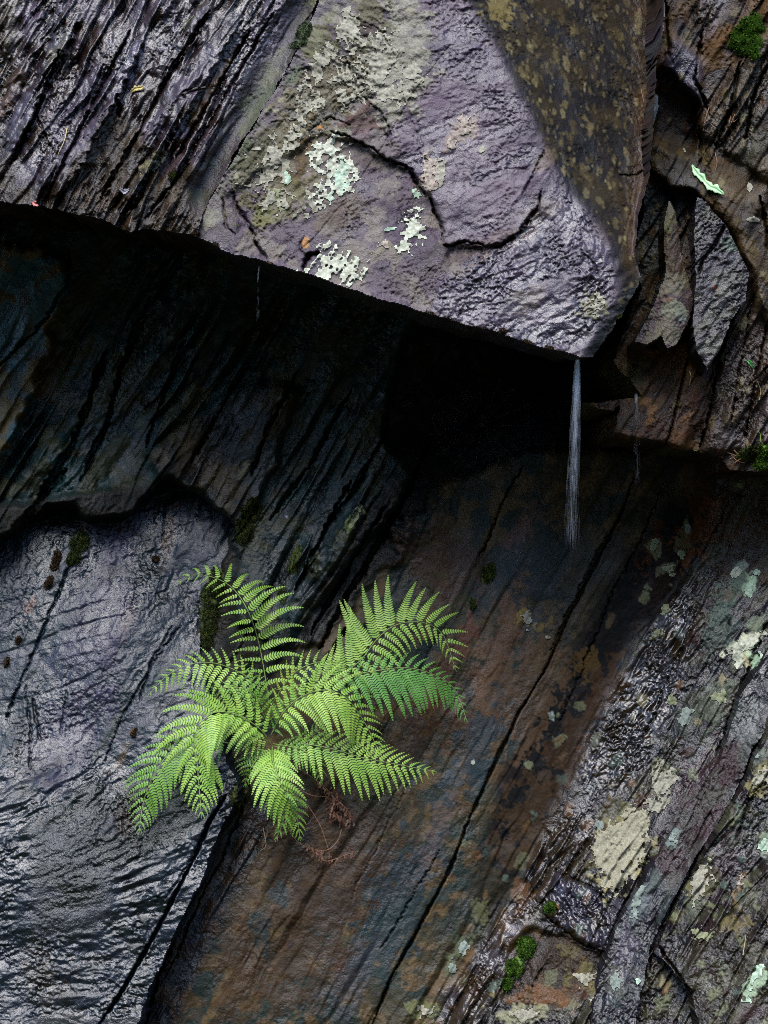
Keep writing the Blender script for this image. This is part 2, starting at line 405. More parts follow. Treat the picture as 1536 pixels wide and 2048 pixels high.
def SP(*a): return a
cliff_spots = [
    # rust and tan tones of the middle wall
    (900, 1130, 60, 120, 60, (96, 74, 62), .7), (1010, 1260, 36, 130, -25, (120, 92, 70), .6), (975, 1400, 60, 150, -25, (112, 88, 68), .6), (1060, 1390, 60, 140, -25, (104, 84, 62), .7),
    (1040, 1060, 22, 60, -20, (110, 84, 72), .8), (880, 1370, 40, 60, 0, (92, 66, 44), .8), (840, 1440, 50, 40, 0, (96, 70, 44), .8),
    (930, 1270, 20, 60, -20, (112, 80, 66), .8), (760, 1500, 120, 70, 20, (66, 50, 36), .7), (660, 1750, 170, 170, 0, (72, 54, 38), .75), (590, 1900, 140, 120, 0, (70, 54, 36), .7), (500, 2000, 120, 60, 20, (78, 60, 38), .6),
    (520, 1860, 26, 46, 0, (40, 62, 64), .7), (560, 1790, 24, 30, 0, (40, 62, 64), .7), (800, 1790, 60, 120, -25, (48, 62, 68), .85), (870, 1680, 26, 110, -25, (92, 84, 84), .6),
    (950, 1500, 40, 120, -20, (48, 68, 76), .75), (780, 1860, 60, 110, -25, (40, 60, 62), .85), (700, 1960, 46, 100, -25, (72, 72, 78), .5), (1090, 1120, 50, 120, -10, (42, 58, 60), .8),
    (650, 1620, 60, 60, 0, (74, 54, 36), .6), (480, 1900, 60, 80, 0, (84, 64, 40), .6), (1052, 1236, 17, 24, 0, (150, 132, 84), .9, .2), (1086, 1250, 8, 24, -40, (140, 122, 80), .8, .2), (1102, 1240, 6, 24, -35, (134, 120, 82), .8, .2),
    (1170, 1330, 30, 40, 0, (104, 84, 44), .7), (1210, 1380, 40, 60, -20, (84, 62, 38), .7), (1140, 1500, 40, 90, -25, (84, 64, 40), .6), (1050, 1640, 60, 120, -25, (88, 70, 48), .6),
    (1200, 1120, 60, 160, -25, (64, 58, 44), .6), (1330, 1130, 30, 110, -28, (56, 38, 20), .6), (1400, 1000, 40, 70, -28, (92, 62, 32), .7), (1400, 1060, 30, 90, -28, (112, 74, 38), .8), (1310, 1080, 20, 60, -20, (100, 66, 36), .6),
    (1338, 1136, 26, 12, 30, (118, 116, 92), .9, .2), (1310, 1090, 15, 24, 0, (122, 122, 96), .9, .2), (1374, 1060, 10, 18, 0, (124, 128, 100), .9, .2), (1358, 1082, 8, 12, 0, (112, 110, 82), .8, .2), (1362, 1110, 14, 18, 0, (104, 104, 80), .8, .2),
    (1345, 1170, 12, 8, 0, (118, 116, 92), .8, .2), (1330, 1218, 14, 16, 0, (104, 98, 70), .8, .2), (1310, 1270, 22, 12, 30, (112, 108, 80), .8, .2), (1482, 970, 9, 9, 0, (150, 164, 120), .9, .3), (1370, 1085, 20, 20, 0, (112, 110, 84), .6, .1),
    (946, 1524, 7, 5, 60, (196, 206, 206), 1, .3, .3), (1104, 1430, 6, 9, 0, (150, 160, 150), .9, .3), (1095, 1274, 7, 5, 0, (170, 166, 146), .9, .3), (1142, 1333, 4, 3, 0, (190, 190, 180), .9, .3, .3), (573, 1033, 4, 4, 0, (170, 170, 190), 1, .3, .3),
    # the bright, lichened right
    (1500, 1170, 14, 30, -10, MINT, .9, .3), (1478, 1140, 12, 24, -40, (170, 176, 160), .8, .3), (1495, 1285, 42, 16, 28, PALE, 1, .4, .5), (1480, 1312, 22, 20, 0, (190, 184, 150), .9, .3), (1512, 1320, 14, 20, 30, MINT, .7, .3), (1520, 1245, 22, 22, 0, (128, 140, 122), .8, .2),
    (1460, 1180, 22, 60, -25, (110, 128, 116), .6, .2), (1440, 1260, 30, 60, -25, (100, 112, 104), .5, .2), (1430, 1400, 30, 70, -30, (96, 104, 84), .6, .1), (1380, 1430, 30, 60, -30, (70, 74, 60), .6, .1),
    (1400, 1540, 40, 70, -30, (64, 38, 40), .8), (1350, 1600, 50, 60, -30, (60, 36, 38), .8), (1330, 1560, 22, 40, -20, (112, 116, 90), .7, .2), (1316, 1530, 12, 16, 0, (130, 134, 104), .7, .2),
    (1240, 1700, 52, 100, -22, (158, 152, 118), .95, .3, .35), (1270, 1630, 30, 40, -10, (132, 130, 100), .8, .2), (1225, 1640, 30, 60, 0, (104, 100, 72), .6, .2), (1206, 1700, 10, 60, -5, (88, 58, 44), .8, .1), (1288, 1610, 30, 22, 20, (84, 62, 48), .8),
    (1160, 1700, 40, 60, -20, (60, 50, 30), .8), (1110, 1660, 40, 60, -20, (64, 50, 32), .7), (1050, 1700, 40, 60, 0, (72, 58, 38), .7), (980, 1780, 60, 80, -20, (58, 54, 36), .7), (960, 1830, 20, 30, 0, (112, 112, 84), .6, .1), (930, 1900, 18, 26, 0, (104, 110, 84), .7, .1), (906, 1930, 14, 22, 0, (112, 118, 92), .8, .1),
    (1110, 1930, 70, 70, 0, (60, 46, 28), .85), (1180, 1960, 46, 36, 0, (118, 112, 78), .7, .2), (1230, 1990, 50, 30, 0, (126, 116, 80), .7, .2), (1090, 1990, 70, 26, 0, (132, 96, 60), .5), (1140, 1900, 26, 16, 0, (112, 104, 70), .6, .1), (1260, 1880, 40, 30, -20, (98, 94, 66), .6, .1),
    (1050, 2030, 50, 20, 0, (150, 148, 120), .7, .2), (850, 2020, 30, 22, 0, (128, 132, 96), .7, .2), (1230, 1850, 26, 50, -20, (88, 84, 94), .7), (1005, 1850, 14, 30, 0, (96, 76, 52), .7), (1040, 1800, 26, 40, -20, (112, 84, 56), .6),
]
for _ in range(150):      # many small crusts of lichen and iron flecks over the lower right
    px = random.uniform(880, 1540); py = random.uniform(1150, 2048)
    if (px - 880) / 660 + (py - 1150) / 900 < 0.65: continue
    r_ = random.uniform(3, 12)
    cliff_spots.append((px, py, r_, r_ * random.uniform(1.0, 1.9), random.uniform(-40, 0), random.choice([(128, 130, 104), (112, 116, 92), (140, 132, 100), (96, 108, 98), (120, 92, 60), (70, 46, 38)]), random.uniform(.4, .9), .15, .6))
for _ in range(120):      # flecks on the middle wall
    px = random.uniform(480, 1300); py = random.uniform(1150, 2048)
    r_ = random.uniform(2, 9)
    cliff_spots.append((px, py, r_, r_ * 2.2, -28, random.choice([(104, 90, 66), (118, 96, 66), (34, 46, 50), (90, 66, 44), (40, 34, 26)]), random.uniform(.4, .8), 0, .6))
# rusty stains and pale flakes in the dark recess
cliff_spots += [(85, 730, 30, 60, -15, (92, 66, 40), .7), (50, 590, 16, 30, -15, (84, 62, 42), .5), (20, 780, 30, 70, -20, (88, 76, 46), .6), (390, 800, 22, 60, -35, (110, 104, 74), .6), (370, 860, 26, 50, -35, (96, 86, 60), .5),
                (430, 950, 60, 26, 20, (92, 80, 56), .7), (320, 920, 22, 20, 0, (104, 96, 84), .6), (710, 1035, 11, 32, -30, (128, 138, 92), 1, .3), (250, 716, 5, 8, 0, (120, 150, 110), .9, .2), (480, 950, 10, 30, -30, (112, 108, 74), .6)]

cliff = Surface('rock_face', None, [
    dict(poly=None, d=[(1000, 950, .15), (1440, 950, .20), (900, 2048, -.17)], ang=60, amp=(.004, .004, .0016, .0008), cols=[(44, 40, 28), (50, 46, 32), (34, 38, 36)], rg=(.58, .7)),
    # dark recess on the left
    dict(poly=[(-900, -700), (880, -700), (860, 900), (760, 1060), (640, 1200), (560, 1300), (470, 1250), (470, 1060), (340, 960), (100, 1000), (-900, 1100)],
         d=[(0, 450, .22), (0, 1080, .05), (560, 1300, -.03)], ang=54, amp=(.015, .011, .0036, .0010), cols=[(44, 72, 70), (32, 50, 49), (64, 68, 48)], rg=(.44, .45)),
    # smooth teal-grey shoulder at the far left
    dict(poly=[(-900, 400), (130, 500), (120, 640), (60, 800), (-20, 960), (-900, 1000)], w=2.5, dd=-.05, amp=(.010, .004, .0012, .0005), cols=[(84, 112, 118), (70, 98, 102), (108, 96, 66)], rg=(.44, .45)),
    # block at the foot of the recess
    dict(poly=[(290, 905), (330, 880), (440, 800), (520, 760), (600, 780), (560, 900), (520, 1000), (470, 1052), (400, 990), (320, 960)], dd=-.035, ang=50, amp=(.008, .010, .0034, .0010), cols=[(44, 54, 54), (50, 50, 38), (66, 58, 38)], rg=(.50, .6)),
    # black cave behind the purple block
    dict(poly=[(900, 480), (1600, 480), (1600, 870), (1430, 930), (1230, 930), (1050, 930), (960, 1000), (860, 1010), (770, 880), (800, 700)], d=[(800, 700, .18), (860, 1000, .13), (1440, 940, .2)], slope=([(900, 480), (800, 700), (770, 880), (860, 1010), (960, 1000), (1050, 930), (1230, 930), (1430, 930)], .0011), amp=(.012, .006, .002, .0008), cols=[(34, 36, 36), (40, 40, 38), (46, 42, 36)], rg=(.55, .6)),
    # middle wall
    dict(poly=[(860, 980), (1050, 900), (1400, 900), (1520, 930), (1440, 1010), (1380, 1130), (1290, 1260), (1190, 1430), (1100, 1600), (1010, 1790), (900, 2048), (880, 2700), (60, 2700), (290, 2048), (350, 1880), (430, 1740), (490, 1590), (520, 1400), (620, 1250), (760, 1080)],
         d=[(1000, 950, .15), (1440, 950, .20), (900, 2048, -.17)], ang=65, amp=(.006, .0016, .0006, .0005), cols=[(76, 70, 49), (52, 64, 58), (100, 86, 62)], rg=(.54, .5)),
    # ledgy strip running up from the fern
    dict(poly=[(560, 1300), (620, 1220), (700, 1080), (760, 960), (860, 900), (870, 1000), (800, 1110), (720, 1200), (640, 1290)], w=2, dd=-.015, ang=60, amp=(.012, .009, .003, .0010), cols=[(38, 42, 40), (48, 40, 28), (30, 34, 34)], rg=(.52, .7)),
    # blue-black wet band left of the middle
    dict(poly=[(430, 1740), (500, 1580), (560, 1500), (520, 1700), (440, 1850), (350, 2048), (280, 2048)], w=2, amp=(.008, .007, .002, .001), ang=60, cols=[(62, 62, 66), (50, 54, 58), (72, 58, 46)], rg=(.36, .7)),
    # dark brown wet gutter
    dict(poly=[(1435, 990), (1400, 1130), (1310, 1250), (1200, 1430), (1120, 1600), (1040, 1760), (980, 1860), (930, 1790), (990, 1590), (1085, 1400), (1200, 1210), (1330, 1000)], w=2, ang=60, amp=(.004, .002, .0008, .0005), cols=[(22, 19, 12), (15, 15, 11), (34, 26, 15)], rg=(.74, .3)),
    # bright right-hand slab, tipped back to the sky
    dict(poly=[(1440, 935), (1600, 925), (2600, 900), (2600, 2800), (820, 2800), (900, 2048), (960, 1880), (1040, 1770), (1110, 1620), (1190, 1440), (1260, 1290), (1370, 1160), (1430, 1020)],
         d=[(1440, 950, .19), (900, 2048, -.18), (1536, 2048, -.41)], ang=52, amp=(.005, .006, .0026, .0014), cols=[(48, 36, 38), (33, 31, 26), (70, 67, 54)], rg=(.27, .6)),
    dict(poly=[(1440, 935), (1600, 925), (1600, 1150), (1440, 1170), (1400, 1100)], w=2, cols=[(80, 66, 52), (96, 76, 54), (92, 88, 74)], rg=(.42, .8)),
    # running water sheet over it
    dict(poly=[(1345, 1180), (1400, 1210), (1390, 1290), (1340, 1420), (1300, 1500), (1240, 1600), (1180, 1620), (1150, 1560), (1180, 1480), (1240, 1370), (1290, 1270)], w=2, amp=(.002, .005, .0046, .0022), ang=50, cols=[(52, 46, 40), (66, 62, 64), (54, 44, 28)], rg=(.17, .18)),
    dict(poly=[(1180, 1560), (1240, 1560), (1190, 1650), (1130, 1760), (1090, 1800), (1080, 1740), (1130, 1640)], w=2, amp=(.002, .005, .0046, .0018), cols=[(46, 38, 24), (64, 54, 36), (48, 44, 34)], rg=(.16, .4)),
    dict(poly=[(1110, 1740), (1180, 1770), (1240, 1830), (1250, 1880), (1230, 1910), (1160, 1880), (1090, 1830)], dd=-.012, amp=(.002, .005, .0046, .0020), ang=120, cols=[(78, 74, 86), (64, 60, 72), (50, 40, 28)], rg=(.14, .3)),
    dict(poly=[(1040, 1800), (1080, 1720), (1090, 1790), (1040, 1880), (960, 2048), (860, 2048), (920, 1960), (980, 1860)], w=2, amp=(.002, .005, .0036, .0016), ang=58, cols=[(88, 82, 86), (74, 64, 52), (70, 56, 38)], rg=(.16, .35)),
    dict(poly=[(1060, 1850), (1150, 1880), (1210, 1920), (1230, 1960), (1130, 2010), (1000, 2010), (1020, 1900)], dd=.015, amp=(.002, .004, .0020, .0012), cols=[(64, 48, 28), (52, 42, 28), (90, 70, 42)], rg=(.4, .9)),
    dict(poly=[(-1100, 1125), (0, 1090), (45, 1055), (100, 1012), (150, 1010), (170, 1050), (200, 1040), (270, 1032), (300, 990), (340, 962), (400, 1000), (440, 1025), (468, 1048), (460, 1090), (430, 1150), (395, 1200),
        (382, 1290), (400, 1400), (420, 1490), (450, 1560), (450, 1600), (380, 1740), (250, 2060), (150, 2500), (-1100, 2500)], dd=.11),
  ], bbox=(-30, 380, 1570, 2080), extend=(-1100, -1000, 2700, 3300), thick=0, seed=1, blur_d=2, warp=6,
  cracks=[([(1268, 955), (1240, 1030), (1190, 1130), (1130, 1250), (1090, 1340), (1030, 1440), (975, 1560), (930, 1660), (890, 1760), (840, 1850), (780, 1960), (740, 2060)], 4.0, .03, .45),
          ([(1215, 1060), (1150, 1200), (1100, 1300)], 2.5, .015), ([(1046, 930), (1010, 1000), (960, 1110)], 3, .02), ([(1330, 960), (1290, 1060), (1230, 1180), (1180, 1300), (1120, 1440)], 2.4, .015),
          ([(455, 1600), (420, 1690), (390, 1780), (340, 1890), (300, 2000), (280, 2080)], 6, .04), ([(500, 1570), (450, 1700), (400, 1800), (330, 1960)], 3.5, .02),
          ([(700, 1250), (650, 1320), (600, 1400)], 4, .03), ([(860, 880), (800, 1010), (740, 1120), (680, 1220), (640, 1300)], 8, .05), ([(770, 1010), (700, 1130), (620, 1270)], 6, .04), ([(700, 960), (640, 1080), (590, 1180)], 6, .04),
          ([(470, 1052), (400, 1000), (320, 960)], 7, .04), ([(130, 940), (60, 1030), (0, 1090), (-60, 1120)], 12, .05), ([(215, 700), (180, 800), (140, 900), (80, 990)], 10, .05), ([(290, 640), (240, 740), (215, 850), (160, 960)], 8, .04), ([(300, 590), (260, 680), (230, 790)], 5, .03),
          ([(140, 500), (130, 570), (90, 640), (30, 700), (-30, 760)], 5, .03), ([(370, 680), (330, 780), (290, 890)], 6, .03), ([(500, 720), (430, 840), (380, 930)], 4, .03), ([(600, 740), (540, 850), (500, 950)], 5, .03), ([(700, 780), (620, 930), (540, 1040)], 6, .03), ([(780, 850), (720, 960), (650, 1060)], 6, .03),
          ([(1345, 1490), (1300, 1560), (1290, 1600), (1250, 1640)], 2.2, .012), ([(1180, 1700), (1140, 1780)], 2, .01), ([(1090, 1830), (1150, 1880), (1220, 1915), (1255, 1890)], 2.5, .015), ([(1110, 1740), (1180, 1770), (1240, 1825)], 1.8, .010),
          ([(1536, 1240), (1500, 1330), (1465, 1420), (1430, 1510)], 3, .02), ([(1460, 1000), (1400, 1120)], 2, .01), ([(1390, 1230), (1320, 1400), (1260, 1540)], 2, .01), ([(880, 1700), (820, 1800), (760, 1900)], 2, .01), ([(820, 1560), (760, 1680), (700, 1800)], 1.5, .006)],
  ledges=[([(1100, 1640), (1190, 1450), (1270, 1290), (1360, 1180), (1430, 1050)], -.0, 40), ([(760, 1050), (850, 1030), (870, 960)], .03, 60), ([(600, 1130), (660, 1090), (720, 1000)], .03, 50)],
  spots=cliff_spots, tone=1.05, bumps=[(820, 1040, 40, 90, 30, .03), (180, 1000, 50, 120, 40, .02), (60, 880, 60, 160, 45, .03)])
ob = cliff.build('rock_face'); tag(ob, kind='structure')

# =================================================================== THE WET GREY SLAB, lower left
wet = Surface('rock_slab', [(-1100, 1080), (-60, 1085), (0, 1050), (45, 1015), (100, 972), (150, 970), (200, 990), (270, 990), (300, 950), (340, 922), (400, 960), (450, 995), (480, 1030), (476, 1090), (440, 1150), (415, 1200),
          (402, 1290), (420, 1400), (440, 1490), (478, 1560), (480, 1600), (450, 1640), (410, 1740), (350, 1870), (300, 1980), (270, 2060), (180, 2500), (-1100, 2500)], [
    dict(poly=None, d=[(0, 1050, .12), (450, 1100, .09), (0, 1600, -.17), (450, 1600, -.19)], ang=58, amp=(.004, .004, .0014, .0010), cols=[(33, 50, 59), (28, 46, 51), (44, 52, 64)], rg=(.30, .42)),
    dict(poly=[(-1100, 1560), (100, 1540), (300, 1480), (480, 1440), (520, 1600), (300, 2500), (-1100, 2500)], w=2.5, d=[(0, 1560, -.18), (450, 1600, -.20), (0, 2048, -.42), (300, 2048, -.38)], ang=12, amp=(.004, .0045, .0023, .0013), cols=[(34, 45, 52), (26, 38, 39), (42, 50, 60)], rg=(.22, .4)),
    dict(poly=[(180, 1030), (290, 1030), (260, 1200), (230, 1400), (130, 1600), (40, 1560), (120, 1300)], w=3, cols=[(54, 56, 74), (44, 52, 64), (64, 62, 80)], rg=(.32, .45)),
    dict(poly=[(250, 1560), (330, 1440), (420, 1560), (400, 1660), (300, 1700), (150, 1800), (180, 1700)], w=3, amp=(.002, .005, .0030, .0018), cols=[(44, 52, 42), (34, 44, 36), (56, 62, 56)], rg=(.20, .8)),
    dict(poly=[(60, 1640), (200, 1560), (260, 1700), (200, 1850), (60, 1900)], w=3, cols=[(42, 50, 44), (54, 60, 62), (66, 70, 74)], rg=(.22, .8)),
  ], bbox=(-30, 880, 540, 2080), extend=(-1100, 880, 540, 2600), thick=.28, seed=21, blur_d=26, warp=3.5, saw=.25,
  flow=[(100, 1150, 68, 180), (300, 1150, 60, 150), (350, 1400, 52, 140), (100, 1450, 62, 170), (120, 1780, 5, 150), (300, 1700, 25, 110), (100, 2000, 14, 140), (300, 1950, -8, 100), (30, 1620, 20, 110)],
  cracks=[([(452, 1590), (420, 1640), (395, 1700), (360, 1770), (320, 1850), (280, 1920), (240, 1990), (190, 2060)], 4.5, .04, .5), ([(345, 1250), (300, 1330), (280, 1400)], 2.5, .01), ([(168, 1050), (120, 1180), (70, 1300), (10, 1440)], 3, .012),
          ([(50, 1370), (60, 1450), (62, 1540)], 3, .008), ([(65, 1400), (80, 1480)], 4, .008), ([(360, 1250), (310, 1320), (240, 1440), (210, 1520)], 2.4, .01), ([(330, 1000), (325, 1080)], 2.5, .01), ([(440, 1600), (380, 1720), (330, 1800)], 2, .01), ([(135, 1380), (120, 1470)], 2, .008)],
  spots=[(240, 1060, 14, 24, 0, (66, 50, 50), .7), (215, 1080, 10, 12, 0, (66, 66, 80), .7), (340, 1060, 12, 60, -10, (92, 74, 56), .7), (330, 1100, 8, 30, -5, (98, 82, 60), .7), (165, 1060, 8, 60, -18, (128, 104, 84), .6), (60, 1210, 8, 30, -30, (120, 84, 60), .5),
         (320, 1116, 10, 9, 0, (20, 22, 22), .9), (36, 1280, 6, 10, -20, (24, 20, 20), .9), (12, 1325, 6, 12, -20, (30, 20, 16), .9), (268, 1468, 8, 12, -20, (22, 20, 20), .9), (250, 1250, 16, 40, -20, (96, 74, 66), .4), (240, 1520, 9, 40, -28, (104, 88, 60), .5), (335, 1380, 9, 8, 0, (20, 22, 20), .9),
         (60, 1500, 50, 70, 0, (50, 42, 46), .5), (440, 1180, 30, 50, 0, (50, 60, 56), .6), (215, 1470, 12, 60, -25, (44, 60, 44), .6), (250, 1640, 30, 50, -20, (60, 44, 28), .6), (100, 1960, 60, 50, 0, (58, 50, 34), .5)],
  bumps=[(200, 1250, 190, 260, 20, .035), (120, 1750, 260, 120, 10, .03), (370, 1180, 60, 140, 25, -.02), (250, 1560, 60, 150, 30, -.02)])
slab_wet = wet.build('rock_slab')
tag(slab_wet, 'big shiny wet blue-grey slab of slate left of the fern', 'rock slab')

# =================================================================== THE OVERHANG, left half: splintery slate
el_left = [p for p in E_LINE if p[0] < 392] + [(392, 474)]
spl = Surface('overhanging_rock', [(-700, -500)] + el_left + [(405, 430), (450, 345), (500, 260), (560, 165), (600, 90), (630, 20), (660, -60), (700, -500)], [
    dict(poly=None, d=[(0, 0, -.22), (0, 400, -.36), (600, 0, -.20), (390, 470, -.38)], ang=58, amp=(.008, .009, .0052, .0014), cols=[(62, 50, 52), (52, 37, 20), (78, 68, 77)], rg=(.24, .45)),
    dict(poly=[(-700, 250), (0, 280), (90, 400), (180, 300), (230, 210), (330, 330), (430, 330), (392, 474), (250, 470), (-700, 430)], w=4, ang=55, cols=[(62, 48, 28), (54, 44, 32), (74, 62, 44)], rg=(.36, .8)),
    dict(poly=[(-50, -50), (60, -50), (20, 120), (60, 140), (0, 260), (-60, 260)], w=3, cols=[(66, 52, 30), (80, 70, 52), (58, 48, 42)]),
    dict(poly=[(585, 0), (665, -60), (625, 50), (590, 100), (500, 260), (430, 380), (395, 440), (380, 380), (470, 220), (540, 80)], w=1, d=[(600, 0, -.17), (390, 440, -.33), (470, 150, -.23)], amp=(.002, .003, .0010, .0006), cols=[(86, 80, 82), (74, 72, 68), (92, 92, 74)], rg=(.42, .7)),
  ], bbox=(-30, -30, 720, 500), extend=(-1100, -1200, 720, 500), thick=.62, seed=41, blur_d=5, warp=3.0, skirt_up=.05,
  cracks=[([(120, 100), (70, 230), (20, 330)], 6, .03), ([(260, 60), (200, 180), (120, 340), (90, 400)], 6, .03), ([(420, 20), (350, 130), (270, 280), (200, 400)], 6, .03), ([(500, 60), (420, 200), (350, 320)], 5, .03), ([(550, 20), (440, 210), (360, 350), (290, 440)], 4, .02),
          ([(365, 185), (385, 180), (410, 176)], 5, .03, .3), ([(240, 205), (235, 235)], 7, .03), ([(70, 230), (105, 300)], 3, .01), ([(290, 370), (270, 410), (240, 430)], 6, .02)],
  ledges=[([(300, 60), (230, 210), (150, 360), (100, 400)], .03, 70), ([(170, 20), (100, 160), (30, 310)], .03, 60), ([(500, 20), (390, 200), (300, 340), (260, 420)], .03, 80), ([(430, 10), (330, 170)], .02, 50)],
  spots=[(310, 325, 40, 14, 30, (128, 122, 92), .8, .2), (405, 210, 10, 70, -28, (120, 92, 50), .8), (430, 170, 7, 50, -28, (128, 100, 58), .6), (340, 320, 20, 30, -30, (98, 84, 88), .8), (560, 40, 40, 60, -25, (104, 96, 106), .7), (530, 90, 20, 50, -28, (110, 102, 112), .6),
         (120, 90, 12, 50, -28, (96, 90, 66), .6), (60, 30, 20, 30, 0, (104, 90, 110), .5), (10, 210, 14, 70, -25, (96, 66, 36), .6), (220, 400, 60, 30, 20, (76, 56, 30), .7), (450, 420, 30, 40, 0, (72, 60, 34), .6), (60, 340, 20, 40, -28, (96, 88, 96), .6), (260, 140, 20, 80, -28, (92, 82, 98), .6), (520, 210, 26, 60, -35, (96, 104, 82), .6, .1), (150, 200, 20, 80, -28, (92, 86, 98), .6)])
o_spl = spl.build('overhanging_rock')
tag(o_spl, 'splintery streaked brown and grey slate overhang at the top left', 'overhang')

# =================================================================== THE OVERHANG, right half: smooth purple block with its brown side
edge_pur = [(930, -10), (965, 50), (992, 92), (1020, 150), (1045, 200), (1082, 275), (1110, 335), (1140, 385), (1180, 430), (1205, 462), (1222, 500), (1232, 545), (1240, 585), (1215, 625), (1195, 665), (1160, 714)]
lich_pur = [
    # broad tan crust
    (770, 120, 90, 130, -10, TAN, .9, .3, .45), (660, 170, 70, 110, -30, (124, 118, 96), .75, .25), (550, 300, 60, 90, -30, (126, 120, 98), .8, .25), (820, 150, 40, 36, 30, TAN, .85, .3), (610, 300, 40, 50, 0, (122, 116, 92), .7, .2),
    (740, 30, 40, 60, -10, (122, 118, 98), .85, .3), (560, 400, 80, 36, 20, (120, 116, 82), .7, .2), (500, 330, 36, 60, -30, (96, 96, 78), .6, .2), (530, 430, 40, 24, 0, (124, 124, 84), .7, .2), (680, 420, 50, 50, 0, (116, 104, 92), .7, .15),
    (745, 300, 50, 40, 0, (112, 104, 96), .7, .2), (640, 80, 36, 50, -30, (118, 118, 92), .7, .2), (860, 340, 16, 30, -10, (176, 160, 142), .9, .3), (855, 375, 20, 18, 0, (170, 152, 136), .8, .3),
    (925, 260, 22, 40, -25, (168, 156, 146), .9, .3), (905, 285, 16, 16, 0, (160, 146, 134), .7, .3), (965, 298, 7, 9, 0, (160, 156, 146), .8, .3), (768, 495, 24, 12, 30, (150, 142, 126), .8, .3), (740, 455, 16, 12, 0, (140, 134, 116), .7, .2),
    (1090, 420, 40, 30, 30, (124, 112, 104), .5, .1), (1000, 480, 60, 24, 30, (96, 78, 62), .5), (1060, 600, 40, 24, 10, (134, 124, 112), .4, .1), (1185, 610, 30, 34, 0, (146, 142, 112), .6, .2), (930, 540, 26, 16, 0, (138, 128, 116), .5, .2), (800, 560, 30, 30, 0, (104, 96, 98), .6, .1),
    (720, 250, 40, 34, 20, (104, 78, 76), .8, .1), (605, 305, 20, 60, -10, (100, 78, 56), .6, .1), (690, 95, 20, 30, 0, (90, 76, 86), .6), (730, 60, 28, 26, 20, (84, 70, 80), .7), (690, 200, 22, 22, 0, (112, 104, 84), .7), (612, 485, 8, 12, 0, (190, 150, 100), .8, .2), (640, 255, 6, 5, 0, (190, 140, 80), .8, .2),
    (780, 400, 40, 50, -20, (84, 68, 80), .6), (730, 350, 20, 40, -20, (88, 74, 82), .6), (590, 150, 10, 30, -30, (96, 110, 80), .7, .1), (900, 520, 70, 16, 25, (66, 46, 36), .6), (880, 500, 40, 14, 20, (58, 40, 32), .7), (1060, 440, 14, 50, -45, (66, 50, 44), .6), (1090, 320, 26, 14, 40, (130, 118, 96), .4, .1),
    (480, 300, 16, 60, -30, (90, 104, 82), .5, .1), (860, 300, 12, 12, 0, (140, 130, 120), .5, .2), (445, 430, 30, 30, 0, (98, 88, 88), .6)]
brown_spots = [(1000, 20, 40, 30, -40, (134, 122, 82), .7, .2), (1180, 600, 20, 60, -30, (140, 134, 100), .3, .2)]
for _ in range(1500):
    px = random.uniform(950, 1300); py = random.uniform(-10, 620)
    r_ = random.uniform(1.3, 3.6) if random.random() < .92 else random.uniform(4, 8)
    brown_spots.append((px, py, r_, r_ * random.uniform(1.4, 2.6), random.uniform(-5, 25), random.choice([(116, 106, 76), (100, 90, 62), (132, 124, 94), (106, 96, 70), (84, 74, 48)]), random.uniform(.3, .75), .1, .6))
def in_brown(x, y):
    pl = brown_poly; r = False; j = len(pl) - 1
    for i in range(len(pl)):
        if (pl[i][1] > y) != (pl[j][1] > y) and x < (pl[j][0] - pl[i][0]) * (y - pl[i][1]) / (pl[j][1] - pl[i][1]) + pl[i][0]: r = not r
        j = i
    return r
brown_poly = edge_pur + [(1195, 722), (1235, 720), (1275, 640), (1290, 560), (1272, 500), (1278, 430), (1296, 350), (1302, 220), (1318, 60), (1340, -700), (900, -700)]
